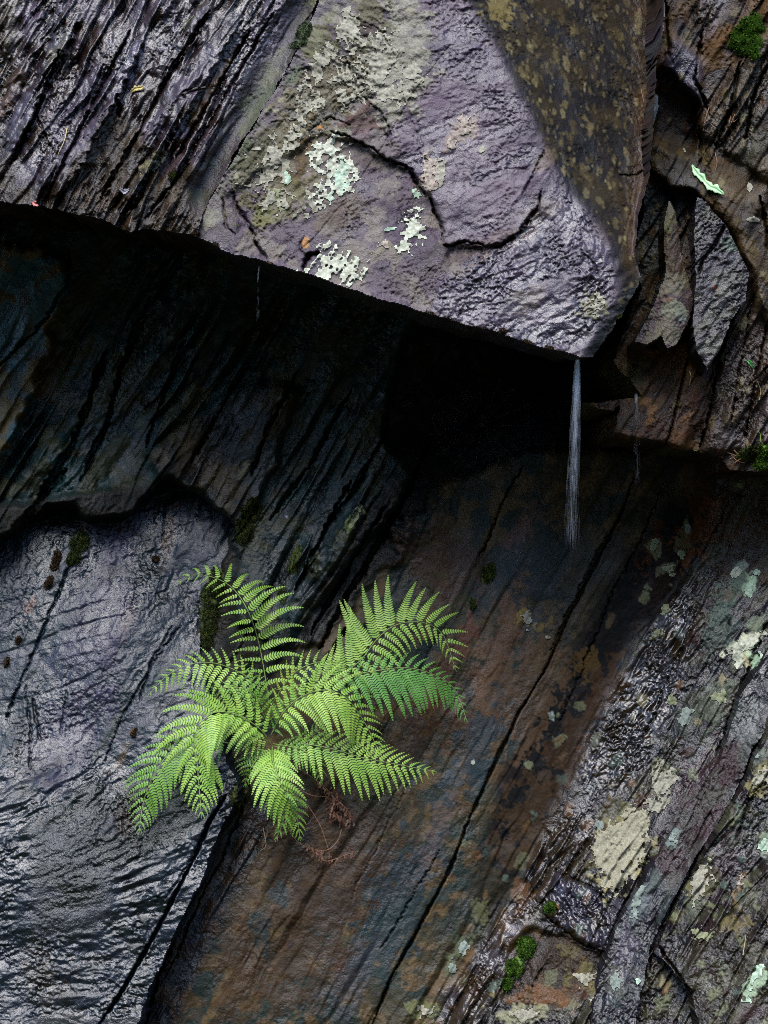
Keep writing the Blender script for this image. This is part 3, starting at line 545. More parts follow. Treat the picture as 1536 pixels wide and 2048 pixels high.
pur = Surface('overhanging_rock', [(392, 474), (405, 430), (450, 345), (500, 260), (560, 165), (600, 90), (630, 20), (660, -60), (700, -700), (1340, -700), (1330, 60), (1316, 120), (1308, 240), (1300, 350), (1280, 430), (1272, 500), (1285, 560), (1250, 620), (1225, 660), (1190, 714), (1158, 714)]
      + [p for p in E_LINE[::-1] if p[0] > 392 and p[0] < 1158], [
    dict(poly=None, d=[(400, 470, -.36), (1160, 712, -.50), (930, 0, -.22)], ang=25, amp=(.002, .0016, .0014, .0011), cols=PUR, rg=(.38, .5)),
    dict(poly=[(392, 474), (405, 430), (500, 260), (600, 90), (660, -60), (800, -60), (860, 60), (860, 150), (800, 240), (700, 270), (660, 330), (600, 540)], w=2.5, ang=50, amp=(.004, .005, .0024, .0012), cols=[(122, 116, 110), (100, 90, 94), (140, 136, 120)], rg=(.50, .9)),
    dict(poly=[(640, 270), (700, 280), (760, 310), (820, 335), (860, 395), (885, 445), (890, 490), (960, 500), (880, 560), (860, 625), (600, 545), (480, 500), (470, 380)], w=1.5, dd=.010, cols=[(98, 86, 92), (84, 70, 82), (122, 114, 106)], rg=(.44, .8)),
    dict(poly=[(880, 560), (1000, 500), (1090, 400), (1150, 380), (1230, 540), (1200, 660), (1158, 714), (1000, 670), (860, 630)], w=2, ang=28, amp=(.003, .0035, .0026, .0018), cols=[(84, 74, 86), (70, 64, 76), (96, 88, 96)], rg=(.26, .4)),
    dict(poly=brown_poly, w=.6, slope=([(850, -300)] + edge_pur, .0010), ang=108, amp=(.002, .003, .0018, .0010), cols=[(42, 34, 19), (31, 26, 16), (58, 49, 30)], rg=(.70, .6)),
    dict(poly=[(1165, 720), (1240, 585), (1285, 560), (1300, 640), (1230, 760)], w=1, cols=[(40, 42, 42), (50, 46, 38), (36, 40, 42)], rg=(.5, .6)),
    dict(poly=[(1255, -60), (1345, -60), (1320, 100), (1305, 350), (1275, 430), (1270, 560), (1245, 500), (1270, 300), (1262, 120)], w=2, cols=[(78, 56, 28), (60, 46, 28), (84, 66, 38)], rg=(.5, .8)),
  ], bbox=(370, -30, 1360, 745), extend=(370, -1200, 1360, 745), thick=.62, seed=61, saw=.25, blur_d=2, warp=2.2, skirt_up=.05,
  flow=[(900, 150, 18, 200), (900, 450, 25, 150), (1080, 560, 25, 150), (650, 400, 40, 120), (550, 300, 55, 120), (700, 100, 130, 110), (1150, 250, 108, 140), (1180, 450, 112, 90), (1120, 60, 130, 100)],
  cracks=[([(655, 262), (685, 268), (712, 282), (745, 296), (770, 318), (800, 326), (822, 338), (835, 372), (860, 392), (868, 425), (884, 452), (886, 488)], 4.0, .022), ([(886, 488), (905, 492), (925, 484), (950, 486), (975, 494), (1005, 492), (1040, 462), (1075, 415), (1085, 380)], 3.4, .018),
          ([(690, 110), (720, 190), (760, 220), (780, 260), (785, 300)], 2.4, .010), ([(700, 30), (760, 60), (790, 110)], 2, .006), ([(620, 260), (660, 235), (700, 250)], 2.2, .01), ([(465, 380), (478, 420), (500, 450), (510, 480)], 3.0, .012), ([(445, 400), (450, 450), (470, 470)], 3, .012), ([(505, 480), (520, 500), (535, 520)], 3, .012),
          ([(600, 500), (625, 480), (690, 400), (760, 300), (830, 180), (900, 90)], 1.2, .004, .3), ([(810, 200), (835, 270), (842, 310)], 1.4, .004), ([(530, 250), (570, 240), (600, 280)], 1.8, .006), ([(610, 470), (600, 500), (620, 520)], 2, .006), ([(1045, 390), (1075, 330), (1090, 300)], 3, .01), ([(900, 260), (960, 250), (1060, 220)], 1.2, .003),
          ([(1238, 350), (1275, 350), (1290, 340)], 4, .012), ([(1215, 560), (1190, 600), (1130, 640)], 2, .006), ([(1160, 500), (1190, 530), (1200, 580)], 2, .006), ([(1240, 500), (1262, 420), (1270, 300)], 2, .006), ([(820, 620), (840, 560), (870, 530)], 1.6, .005), ([(606, 540), (618, 510), (640, 506)], 6, .03)],
  ledges=[([(655, 262), (712, 282), (770, 318), (822, 338), (860, 392), (884, 452), (886, 488)], -.016, 90), ([(886, 488), (925, 484), (975, 494), (1040, 462), (1085, 400)], -.014, 60), ([(465, 380), (500, 450), (535, 520)], -.012, 40), ([(690, 110), (760, 220), (785, 300)], -.008, 50)],
  spots=lich_pur + [b for b in brown_spots if in_brown(b[0] - 8, b[1])])
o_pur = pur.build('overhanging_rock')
tag(o_pur, 'smooth purple slate block with tan lichen and a brown side face, overhanging the dark hollow', 'overhang')

# =================================================================== THE BROKEN ROCKS ON THE RIGHT
right_spots = []
for _ in range(170):
    px = random.uniform(1240, 1540); py = random.uniform(-10, 920); r_ = random.uniform(2, 9)
    right_spots.append((px, py, r_, r_ * 2, random.uniform(-40, 10), random.choice([(120, 108, 72), (104, 88, 50), (134, 128, 100), (96, 60, 34), (84, 74, 46)]), random.uniform(.4, .8), .1, .6))
right_spots += [(1330, 760, 60, 60, 0, (72, 50, 30), .6), (1280, 720, 34, 20, 30, (104, 100, 66), .7), (1265, 760, 24, 20, 0, (90, 84, 54), .6), (1446, 720, 6, 10, 0, (120, 134, 110), .8, .2), (1350, 860, 70, 30, 15, (84, 56, 30), .6), (1500, 300, 20, 60, -30, (70, 74, 60), .6)]
right = Surface('rock_face', [(1340, -900), (1322, 60), (1312, 120), (1300, 300), (1285, 430), (1262, 520), (1282, 580), (1255, 640), (1225, 720), (1240, 745), (1262, 760), (1280, 792), (1235, 798), (1166, 803), (1195, 815), (1228, 822), (1240, 808), (1228, 862), (1225, 876), (1290, 886), (1370, 900), (1440, 914), (1460, 940), (1540, 945), (2600, 940), (2600, -900)], [
    dict(poly=None, d=[(1300, 0, -.05), (1300, 880, -.10), (1536, 0, -.10), (1536, 900, -.13)], ang=60, amp=(.010, .009, .003, .0012), cols=[(74, 53, 26), (52, 39, 22), (94, 72, 40)], rg=(.50, .8)),
    dict(poly=[(1225, 876), (1166, 803), (1262, 750), (1290, 690), (1350, 690), (1440, 560), (1440, 700), (1370, 900)], w=1, d=[(1230, 800, -.16), (1440, 900, -.13), (1350, 690, -.10)], amp=(.004, .004, .002, .0012), cols=[(86, 58, 30), (70, 52, 28), (118, 88, 50)], rg=(.50, .9)),
    # dark cleft
    dict(poly=[(1318, 140), (1345, 150), (1390, 200), (1400, 280), (1378, 312), (1320, 290), (1300, 270)], w=1, dd=.05, amp=(.003, .003, .001, .0006), cols=[(60, 44, 28), (38, 30, 20), (52, 38, 24)], rg=(.5, .6)),
    dict(poly=[(1290, 300), (1320, 300), (1345, 400), (1330, 540), (1290, 640), (1250, 720), (1225, 730), (1275, 600), (1265, 500)], w=1, dd=.015, amp=(.003, .004, .0016, .001), cols=[(66, 66, 54), (52, 58, 56), (84, 64, 36)], rg=(.5, .6)),
    # splintery ribs at the right edge
    dict(poly=[(1455, 560), (1500, 430), (1540, 330), (2600, 300), (2600, 900), (1400, 905), (1420, 820), (1450, 700)], w=2, dd=-.02, ang=68, amp=(.008, .012, .0045, .0014), cols=[(84, 74, 72), (72, 56, 44), (92, 80, 72)], rg=(.28, .9)),
    dict(poly=[(1325, 170), (1345, 70), (1400, 120), (1400, 210), (1370, 180)], w=1, dd=-.03, ang=62, amp=(.003, .006, .004, .0014), cols=[(96, 92, 108), (84, 80, 92), (104, 98, 104)], rg=(.25, .8)),
    dict(poly=[(1400, 250), (1440, 190), (1536, 60), (1600, 60), (1600, 330), (1480, 480), (1430, 400)], w=2, dd=-.02, ang=63, amp=(.006, .010, .0035, .0012), cols=[(74, 60, 36), (60, 52, 38), (94, 84, 66)], rg=(.36, .9)),
    dict(poly=[(1400, -60), (1480, -60), (1430, 60), (1400, 90)], w=1, ang=55, amp=(.003, .008, .004, .0014), cols=[(92, 86, 94), (76, 64, 54), (98, 90, 96)], rg=(.28, .8)),
    # long sloping rib
    dict(poly=[(1295, 285), (1330, 268), (1420, 280), (1500, 340), (1600, 400), (1600, 760), (1530, 640), (1500, 545), (1440, 440), (1385, 385), (1340, 380), (1300, 340)], w=1, dd=-.05, slope=([(1300, 340), (1340, 380), (1385, 385), (1440, 440), (1500, 545), (1530, 640)], .0006), ang=140, amp=(.003, .004, .0016, .001), cols=[(76, 60, 30), (56, 46, 26), (90, 76, 46)], rg=(.50, .8)),
  ], bbox=(1150, -30, 1570, 960), extend=(1150, -900, 2600, 960), thick=.55, seed=81, blur_d=3, warp=2.2,
  cracks=[([(1430, 500), (1410, 600), (1370, 740), (1345, 850), (1330, 893)], 3.2, .03, .5), ([(1460, 600), (1440, 700), (1420, 820), (1400, 905)], 3.5, .03), ([(1500, 620), (1480, 740), (1460, 860)], 3, .02), ([(1536, 640), (1510, 760), (1490, 880)], 3, .02), ([(1405, 60), (1390, 160), (1420, 230)], 4, .03), ([(1480, 120), (1460, 220), (1430, 300)], 5, .03), ([(1536, 130), (1510, 180), (1490, 280)], 5, .04), ([(1400, 250), (1400, 330)], 4, .03),
          ([(1330, 0), (1340, 120)], 4, .03), ([(1520, 390), (1530, 440), (1536, 500)], 6, .03), ([(1160, 805), (1225, 792), (1285, 791)], 3, .02, .3)],
  spots=right_spots)
o_r = right.build('rock_face'); tag(o_r, kind='structure')

def block(outline, zones, bbox, label, seed, **kw):
    s = Surface('rock', outline, zones, bbox, seed=seed, **kw); o = s.build('rock'); tag(o, label, 'rock'); return o
block([(1336, 395), (1352, 425), (1362, 500), (1378, 560), (1388, 610), (1378, 645), (1355, 690), (1335, 697), (1322, 672), (1296, 690), (1268, 684), (1290, 640), (1312, 600), (1330, 540), (1326, 470)],
      [dict(poly=None, d=[(1336, 395, -.13), (1380, 640, -.22), (1270, 685, -.20)], ang=70, amp=(.002, .003, .0018, .001), cols=[(84, 66, 44), (70, 56, 38), (104, 98, 76)], rg=(.45, .8)),
       dict(poly=[(1336, 380), (1345, 470), (1352, 560), (1340, 700), (1420, 700), (1420, 380)], slope=([(1330, 380), (1343, 470), (1350, 560), (1338, 710)], .0011), w=.5),
       dict(poly=[(1322, 545), (1365, 560), (1400, 600), (1360, 700), (1260, 700)], ang=40, cols=[(106, 92, 90), (92, 78, 80), (124, 118, 102)], rg=(.42, .9))],
      (1250, 380, 1400, 710), 'pointed purple-grey rock wedge hanging right of the brown face', 91, thick=.14, warp=1.5, blur_d=3,
      spots=[(1352, 620, 22, 20, 0, (150, 152, 134), .9, .3), (1360, 640, 14, 12, 0, (140, 150, 140), .8, .3), (1335, 600, 14, 16, 0, (150, 130, 112), .7, .2), (1336, 470, 8, 40, -5, (130, 128, 96), .7, .2)])
block([(1392, 392), (1415, 405), (1455, 455), (1478, 505), (1500, 545), (1494, 600), (1462, 640), (1440, 700), (1415, 742), (1392, 700), (1384, 640), (1392, 560), (1388, 470)],
      [dict(poly=None, d=[(1392, 392, -.15), (1500, 560, -.18), (1400, 720, -.22)], ang=35, amp=(.002, .003, .0026, .0018), cols=[(88, 82, 86), (74, 68, 72), (98, 96, 88)], rg=(.25, .9))],
      (1370, 375, 1520, 760), 'wet grey rock plate split by a slanting crack at the right', 95, thick=.14, warp=1.5, blur_d=3,
      cracks=[([(1452, 445), (1430, 490), (1405, 520), (1398, 550)], 5, .03, .5)], spots=[(1465, 480, 20, 30, -30, (90, 108, 92), .6, .1), (1430, 575, 4, 6, 0, (130, 70, 40), .9)])
block([(1300, 180), (1316, 190), (1318, 215), (1308, 250), (1292, 240), (1295, 205)],
      [dict(poly=None, d=[(1300, 180, -.13), (1318, 215, -.13), (1292, 240, -.15)], ang=70, amp=(.001, .003, .002, .001), cols=[(96, 100, 104), (80, 84, 84), (104, 108, 104)], rg=(.28, .8))],
      (1280, 165, 1330, 265), 'small grey splinter of rock wedged beside the dark cleft', 97, thick=.10, warp=.8, blur_d=2)

# slabs split off by the long cracks, lower right
s8 = Surface('rock_slab', [(1560, 1250), (1520, 1330), (1478, 1392), (1462, 1452), (1440, 1520), (1372, 1610), (1320, 1700), (1286, 1760), (1246, 1830), (1222, 1880), (1195, 1960), (1180, 2060), (1270, 2060), (1300, 1900), (1352, 1790), (1400, 1702), (1440, 1640), (1478, 1570), (1505, 1500), (1560, 1420)], [
    dict(poly=None, d=[(1536, 1300, -.05), (1250, 1850, -.23), (1400, 1700, -.21)], ang=58, amp=(.003, .004, .0022, .0014), cols=[(48, 46, 53), (37, 33, 36), (68, 74, 72)], rg=(.28, .5)),
    dict(poly=[(1380, 1520), (1500, 1480), (1440, 1640), (1340, 1790), (1300, 1700)], w=2, cols=[(66, 46, 48), (72, 56, 56), (80, 76, 70)], rg=(.34, .9))],
    bbox=(1170, 1230, 1570, 2080), extend=(1170, 1230, 1900, 2300), thick=.22, seed=111, blur_d=8, warp=2.0,
    spots=[(1385, 1500, 26, 50, -25, (104, 112, 104), .7, .2), (1345, 1675, 16, 22, -20, (134, 146, 140), .8, .3, .7), (1275, 1800, 24, 46, -20, (112, 120, 120), .7, .2), (1420, 1480, 16, 26, -20, (98, 100, 88), .6), (1310, 1760, 14, 30, -20, (98, 106, 100), .6, .2), (1250, 1900, 20, 60, -15, (92, 86, 96), .7), (1230, 1960, 26, 40, 0, (100, 100, 88), .6, .1), (1490, 1420, 20, 40, -25, (84, 90, 84), .5)])
o8 = s8.build('rock_slab'); tag(o8, 'narrow grey and maroon strip of slate between two long dark cracks', 'rock slab')
s9 = Surface('rock_slab', [(1600, 1400), (1540, 1440), (1510, 1510), (1482, 1580), (1444, 1650), (1404, 1712), (1356, 1800), (1316, 1880), (1305, 1905), (1330, 1925), (1380, 1985), (1400, 2060), (1420, 2400), (2500, 2400), (2500, 1300)], [
    dict(poly=None, d=[(1536, 1450, -.15), (1310, 1890, -.28), (1536, 1900, -.38)], ang=56, amp=(.004, .005, .0024, .0014), cols=[(46, 30, 34), (35, 31, 24), (72, 72, 57)], rg=(.28, .55)),
    dict(poly=[(1320, 1920), (1420, 1860), (1540, 1730), (1700, 1700), (1700, 2300), (1400, 2300)], w=1.5, dd=-.02, ang=62, amp=(.004, .008, .0034, .0014), cols=[(60, 52, 34), (46, 40, 28), (78, 76, 58)], rg=(.30, .6))],
    bbox=(1290, 1380, 1570, 2080), extend=(1290, 1380, 2500, 2500), thick=.25, seed=121, blur_d=6, warp=2.2,
    cracks=[([(1310, 1885), (1345, 1930), (1385, 1990)], 3, .02), ([(1545, 1735), (1470, 1810), (1400, 1890)], 1.5, .01, .3), ([(1540, 1540), (1500, 1600), (1470, 1680)], 3, .015)],
    spots=[(1410, 1760, 34, 46, -30, (128, 124, 92), .8, .2), (1395, 1800, 22, 30, 0, (112, 120, 100), .7, .2), (1520, 1560, 22, 40, -20, (140, 134, 96), .8, .2), (1530, 1690, 18, 24, 0, (140, 150, 132), .8, .2), (1505, 1510, 20, 24, 0, (96, 108, 98), .6, .1), (1460, 1720, 40, 60, -30, (60, 42, 46), .7), (1470, 1850, 30, 30, 20, (118, 108, 70), .7, .2),
           (1510, 1960, 16, 40, -30, (170, 186, 160), .8, .3), (1420, 1830, 20, 60, -30, (62, 44, 44), .7), (1350, 1830, 20, 26, 0, (104, 100, 70), .7, .1), (1500, 2020, 30, 30, 0, (80, 60, 62), .6), (1480, 1770, 12, 26, -20, (150, 130, 100), .6, .2)]
      + [(random.uniform(1300, 1540), random.uniform(1450, 2048), random.uniform(3, 11), random.uniform(4, 15), -30, random.choice([(128, 130, 104), (112, 116, 92), (60, 44, 44), (96, 108, 98)]), .7, .15, .6) for _ in range(90)])
o9 = s9.build('rock_slab'); tag(o9, 'dark brown and maroon lichened slab in the bottom right corner', 'rock slab')

# =================================================================== THE GROUND AND AN UNSEEN SLOPE ADDED TO BLOCK LOW LIGHT (behind the camera)
def ground_and_blocking_slope():
    n = 90
    xs = np.linspace(-60, 60, n); ys = np.linspace(-60, 4, n)
    Xg, Yg = np.meshgrid(xs, ys)
    t_ = np.clip((-6.5 - Yg) / 8.0, 0, 1)
    Z = -0.3 + fbm(Xg * .8, Yg * .8, 3, 4) * .35 + (t_ ** 1.2) * 9.0 + fbm(Xg * .25, Yg * .25, 5, 3) * 3.0 * t_
    V = np.stack([Xg, Yg, Z], -1).reshape(-1, 3); idx = np.arange(n * n).reshape(n, n)
    F = np.stack([idx[:-1, :-1].ravel(), idx[:-1, 1:].ravel(), idx[1:, 1:].ravel(), idx[1:, :-1].ravel()], 1)
    return grid_mesh('ground', V, F, simple_mat('forest_floor', (.018, .022, .010), (.040, .036, .020), .9, 3.0, .02))
tag(ground_and_blocking_slope(), kind='structure')
#@@REST
# =================================================================== LICHEN CRUSTS (raised, a part of the rock they grow on)
def smooth_rand_mat(name, c1, c2, **kw): return simple_mat(name, tuple(c1), tuple(c2), **kw)
LM = {'pale': simple_mat('pale_lichen', (.12, .125, .09), (.34, .35, .27), .85, 110, .002, .2),
      'mint': simple_mat('mint_lichen', (.10, .14, .10), (.27, .35, .26), .85, 110, .002, .2),
      'cream': simple_mat('cream_lichen', (.08, .065, .05), (.25, .21, .17), .85, 140, .002, .2),
      'tan': simple_mat('tan_lichen', (.070, .066, .050), (.22, .21, .155), .85, 150, .002, .25),
      'straw': simple_mat('straw_lichen', (.11, .105, .07), (.22, .205, .145), .85, 240, .002, .2),
      'olive': simple_mat('olive_lichen', (.05, .055, .028), (.15, .16, .09), .85, 130, .002, .25),
      'grey': simple_mat('grey_lichen', (.05, .06, .05), (.15, .18, .15), .85, 120, .002, .25)}
def crust(surf, parent, ells, mat, label=None, gr=.5, holes=0.0, streak=None, seed=3, lift=.0016):
    xs0 = min(e[0] - max(e[2], e[3]) * 1.6 for e in ells) - 6; xs1 = max(e[0] + max(e[2], e[3]) * 1.6 for e in ells) + 6
    ys0 = min(e[1] - max(e[2], e[3]) * 1.6 for e in ells) - 6; ys1 = max(e[1] + max(e[2], e[3]) * 1.6 for e in ells) + 6
    i0, i1 = np.searchsorted(surf.ys, [ys0, ys1]); j0, j1 = np.searchsorted(surf.xs, [xs0, xs1])
    sl_ = (slice(i0, i1), slice(j0, j1))
    X, Y, Dp, M = surf.X[sl_], surf.Y[sl_], surf.dep[sl_], surf.mask[sl_]
    q = np.full(X.shape, -9.0)
    for (bx, by, rx, ry, ba) in ells:
        ca, sa = math.cos(R(ba)), math.sin(R(ba)); dx, dy = X - bx, Y - by
        q = np.maximum(q, 1 - np.hypot((dx * ca - dy * sa) / rx, (dx * sa + dy * ca) / ry))
    q = q + (fbm(X / 15, Y / 15, seed, 5) - .5) * gr * 4 + (vn(X / 4.5, Y / 4.5, seed + 2) - .5) * gr * .8
    if streak is not None:
        u = X * math.cos(R(streak)) - Y * math.sin(R(streak)); v = X * math.sin(R(streak)) + Y * math.cos(R(streak))
        q = q + (fbm(u / 26, v / 5, seed + 4, 3) - .5) * 2.4
    if holes: q = q - holes * sst(.56, .68, fbm(X / 9, Y / 9, seed + 7, 3))
    q = q - .02
    mk = (q > 0) & M
    cm = mk[:-1, :-1] & mk[1:, :-1] & mk[:-1, 1:] & mk[1:, 1:]
    if cm.sum() < 3: return None
    dd = Dp - lift * sst(0, .25, q) - .0004 - .0012 * vn(X / 3, Y / 3, seed + 5)
    V = P(X, Y, dd).reshape(-1, 3); idx = np.arange(X.size).reshape(X.shape)
    F = np.stack([idx[:-1, :-1][cm], idx[1:, :-1][cm], idx[1:, 1:][cm], idx[:-1, 1:][cm]], 1)
    used = np.zeros(X.size, bool); used[F.ravel()] = True; rm = np.cumsum(used) - 1
    o = grid_mesh('lichen_patch', V[used], rm[F], LM[mat], parent)
    if label: o['label'] = label
    return o
crust(pur, o_pur, [(655, 295, 38, 36, 0), (660, 335, 42, 28, -20), (690, 350, 24, 44, -10), (650, 380, 24, 32, 0), (640, 400, 20, 20, 0)], 'pale', 'large pale green-white lichen crust with holes', .42, .8, seed=3)
crust(pur, o_pur, [(685, 350, 18, 40, -10), (662, 392, 9, 24, -10)], 'mint', 'mint green lichen crust', .4, .7, seed=9)
crust(pur, o_pur, [(668, 525, 34, 42, -35), (700, 545, 32, 32, 0), (640, 548, 34, 24, 0)], 'pale', 'ragged white lichen at the edge of the overhang', .55, .6, streak=52, seed=5, lift=.004)
crust(pur, o_pur, [(575, 357, 8, 15, 10)], 'mint', None, .45, seed=6)
crust(pur, o_pur, [(556, 400, 7, 22, 10)], 'olive', None, .5, seed=16)
crust(pur, o_pur, [(827, 455, 22, 50, -8), (815, 490, 20, 20, 0)], 'pale', 'upright cream lichen strip', .5, .7, seed=7)
crust(pur, o_pur, [(784, 457, 15, 4, 8)], 'mint', None, .4, seed=8); crust(pur, o_pur, [(832, 385, 12, 14, 0)], 'mint', None, .45, .6, seed=18)
crust(pur, o_pur, [(856, 335, 14, 24, 0), (855, 362, 22, 20, 20), (870, 322, 10, 10, 0)], 'cream', None, .55, .5, seed=10)
crust(pur, o_pur, [(930, 248, 16, 24, -25), (905, 288, 14, 12, 10)], 'cream', None, .55, .4, seed=11)
crust(pur, o_pur, [(768, 493, 22, 11, 30)], 'cream', None, .6, .6, seed=12); crust(pur, o_pur, [(965, 298, 6, 8, 0)], 'tan', None, .5, seed=13)
crust(pur, o_pur, [(760, 130, 46, 60, -20), (830, 150, 24, 24, 30), (700, 60, 24, 50, 10), (790, 190, 40, 24, 10)], 'tan', 'broad tan lichen crust at the top', .5, .45, seed=14)
crust(pur, o_pur, [(700, 160, 44, 50, -30), (620, 210, 26, 50, -30), (640, 130, 20, 60, -30)], 'tan', None, .6, .6, seed=15)
crust(pur, o_pur, [(540, 330, 40, 60, -20), (580, 290, 30, 30, 0), (560, 400, 46, 26, 0), (620, 400, 20, 30, 0)], 'tan', 'mottled tan lichen left of the pale crust', .6, .8, seed=17)
crust(pur, o_pur, [(1190, 612, 14, 22, -20)], 'tan', None, .7, .5, seed=19); crust(pur, o_pur, [(880, 345, 8, 30, 0)], 'tan', None, .7, seed=22)
for (a_, b_, c_, d_, e_, k_) in [(1495, 1286, 40, 12, 28, 'pale'), (1476, 1318, 12, 20, 0, 'pale'), (1522, 1310, 8, 22, 20, 'mint'), (1498, 1175, 9, 24, -12, 'mint'), (1472, 1146, 9, 14, -30, 'pale'), (1512, 1145, 10, 8, 30, 'mint'),
                                 (1338, 1136, 14, 11, 30, 'olive'), (1310, 1090, 9, 15, 0, 'olive'), (1374, 1058, 7, 13, 0, 'grey'), (1363, 1108, 9, 12, 0, 'olive'), (1330, 1220, 9, 12, 0, 'olive'), (1306, 1272, 18, 8, 35, 'olive'), (1345, 1150, 10, 5, 0, 'olive'),
                                 (1482, 970, 7, 8, 0, 'olive'), (946, 1524, 5, 6, 30, 'pale'), (1104, 1430, 4, 7, 0, 'grey'), (1095, 1274, 6, 4, 0, 'cream'), (710, 1034, 8, 28, -28, 'olive'), (342, 992, 3, 9, 0, 'mint'), (1052, 1236, 14, 20, 0, 'tan'), (1318, 1528, 10, 14, 0, 'tan'),
                                 (930, 1900, 14, 18, 0, 'grey'), (902, 1935, 10, 16, 0, 'grey'), (1230, 1995, 46, 24, 20, 'tan'), (1170, 1960, 26, 16, 0, 'tan'), (1370, 1440, 14, 24, -20, 'grey'), (1345, 1400, 10, 16, 0, 'olive'), (1200, 1650, 10, 12, 0, 'grey'), (1050, 2030, 30, 12, 0, 'tan'), (850, 2022, 20, 14, 0, 'tan'), (1440, 1390, 14, 20, -20, 'olive')]:
    crust(cliff, ob, [(a_, b_, c_, d_, e_)], k_, None, .45, .35 if c_ > 10 else 0, seed=int(a_) % 50)
crust(cliff, ob, [(1245, 1705, 44, 92, -22), (1270, 1650, 34, 44, -10), (1215, 1700, 34, 60, -10)], 'straw', 'big pale straw-coloured lichen field below the running water', .22, .25, seed=23, lift=.0006)
crust(cliff, ob, [(1325, 1560, 26, 30, -20), (1310, 1610, 30, 14, 10)], 'tan', None, .6, .6, seed=24)
for (a_, b_, c_, d_, e_, k_) in [(1345, 1675, 13, 15, -20, 'grey'), (1275, 1800, 14, 34, -20, 'grey'), (1392, 1500, 14, 34, -22, 'grey'), (1230, 1960, 14, 20, 0, 'grey'), (1275, 1965, 7, 9, 0, 'mint')]: crust(s8, o8, [(a_, b_, c_, d_, e_)], k_, None, .45, .3, seed=int(b_) % 40)
for (a_, b_, c_, d_, e_, k_) in [(1400, 1765, 26, 40, -30, 'tan'), (1520, 1560, 14, 24, -20, 'tan'), (1528, 1690, 12, 16, 0, 'mint'), (1505, 1505, 12, 14, 0, 'grey'), (1512, 1950, 10, 34, -30, 'mint'), (1480, 1760, 8, 18, -20, 'cream'), (1405, 1870, 20, 14, 0, 'olive'), (1495, 2000, 14, 10, 0, 'mint')]: crust(s9, o9, [(a_, b_, c_, d_, e_)], k_, None, .55, .5, seed=int(b_) % 40)
crust(spl, o_spl, [(315, 325, 32, 9, 32)], 'tan', None, .5, .3, seed=26)
crust(right, o_r, [(1368, 300, 5, 8, 0)], 'tan', None, .5, seed=27); crust(right, o_r, [(1502, 372, 9, 12, 0), (1510, 438, 12, 6, 0)], 'tan', None, .5, seed=28)

# =================================================================== MESH PIECES
class MB:
    def __init__(s): s.v, s.q = [], []
    def tube(s, pts, r0, r1=None, n=5, cap=True):
        r1 = r0 if r1 is None else r1; m = len(pts); base = len(s.v)
        for i, p in enumerate(pts):
            t = (pts[min(i + 1, m - 1)] - pts[max(i - 1, 0)]).normalized()
            a = t.cross(Vector((0, 1, 0.3))).normalized(); b = t.cross(a)
            r = r0 + (r1 - r0) * i / max(m - 1, 1)
            for k in range(n):
                an = 2 * math.pi * k / n; s.v.append(p + a * (r * math.cos(an)) + b * (r * math.sin(an)))
        for i in range(m - 1):
            for k in range(n):
                k2 = (k + 1) % n
                s.q.append((base + i * n + k, base + i * n + k2, base + (i + 1) * n + k2, base + (i + 1) * n + k))
    def quad(s, a, b, c, d):
        i = len(s.v); s.v += [a, b, c, d]; s.q.append((i, i + 1, i + 2, i + 3))
    def strip(s, L, Rr):
        i = len(s.v)
        for a, b in zip(L, Rr): s.v += [a, b]
        for k in range(len(L) - 1): s.q.append((i + 2 * k, i + 2 * k + 1, i + 2 * k + 3, i + 2 * k + 2))
    def build(s, name, mat, parent=None, smooth=True):
        return grid_mesh(name, [tuple(v) for v in s.v], s.q, mat, parent, smooth)
def spline(pts, n):
    P_ = [pts[0] * 2 - pts[1]] + list(pts) + [pts[-1] * 2 - pts[-2]]
    out = []; m = len(pts) - 1
    for i in range(n):
        u = i / (n - 1) * m; k = min(int(u), m - 1); t = u - k
        a, b, c, d = P_[k:k + 4]
        out.append(0.5 * ((2 * b) + (c - a) * t + (2 * a - 5 * b + 4 * c - d) * t * t + (3 * b - a - 3 * c + d) * t ** 3))
    return out
def resample(pts, n):
    L = [0.0]
    for i in range(1, len(pts)): L.append(L[-1] + (pts[i] - pts[i - 1]).length)
    out = []; j = 0
    for i in range(n):
        s_ = L[-1] * i / (n - 1)
        while j < len(L) - 2 and L[j + 1] < s_: j += 1
        t = (s_ - L[j]) / max(L[j + 1] - L[j], 1e-9); out.append(pts[j].lerp(pts[j + 1], t))
    return out, L[-1]

def leaf_mat(name, c1, c2, rough=.5, trans=.35, scale=25):
    m, t, b = new_mat(name)
    tc = N(t, 'ShaderNodeTexCoord'); L = t.links.new
    n = N(t, 'ShaderNodeTexNoise', Scale=float(scale), Detail=3.0); L(tc.outputs['Object'], n.inputs['Vector'])
    n2 = N(t, 'ShaderNodeTexNoise', Scale=260.0, Detail=2.0); L(tc.outputs['Object'], n2.inputs['Vector'])
    mixf = mth(t, 'ADD', mth(t, 'MULTIPLY', n.outputs[0], .7), mth(t, 'MULTIPLY', n2.outputs[0], .3))
    cr = N(t, 'ShaderNodeValToRGB'); L(mixf, cr.inputs[0])
    cr.color_ramp.elements[0].position = 0.36; cr.color_ramp.elements[1].position = 0.64
    cr.color_ramp.elements[0].color = (*c1, 1); cr.color_ramp.elements[1].color = (*c2, 1)
    L(cr.outputs[0], b.inputs['Base Color']); b.inputs['Roughness'].default_value = rough; b.inputs['Specular IOR Level'].default_value = .3
    tr = N(t, 'ShaderNodeBsdfTranslucent'); L(cr.outputs[0], tr.inputs[0])
    mx = N(t, 'ShaderNodeMixShader', ); mx.inputs[0].default_value = trans
    L(b.outputs[0], mx.inputs[1]); L(tr.outputs[0], mx.inputs[2]); L(mx.outputs[0], t.nodes['Material Output'].inputs[0])
    return m

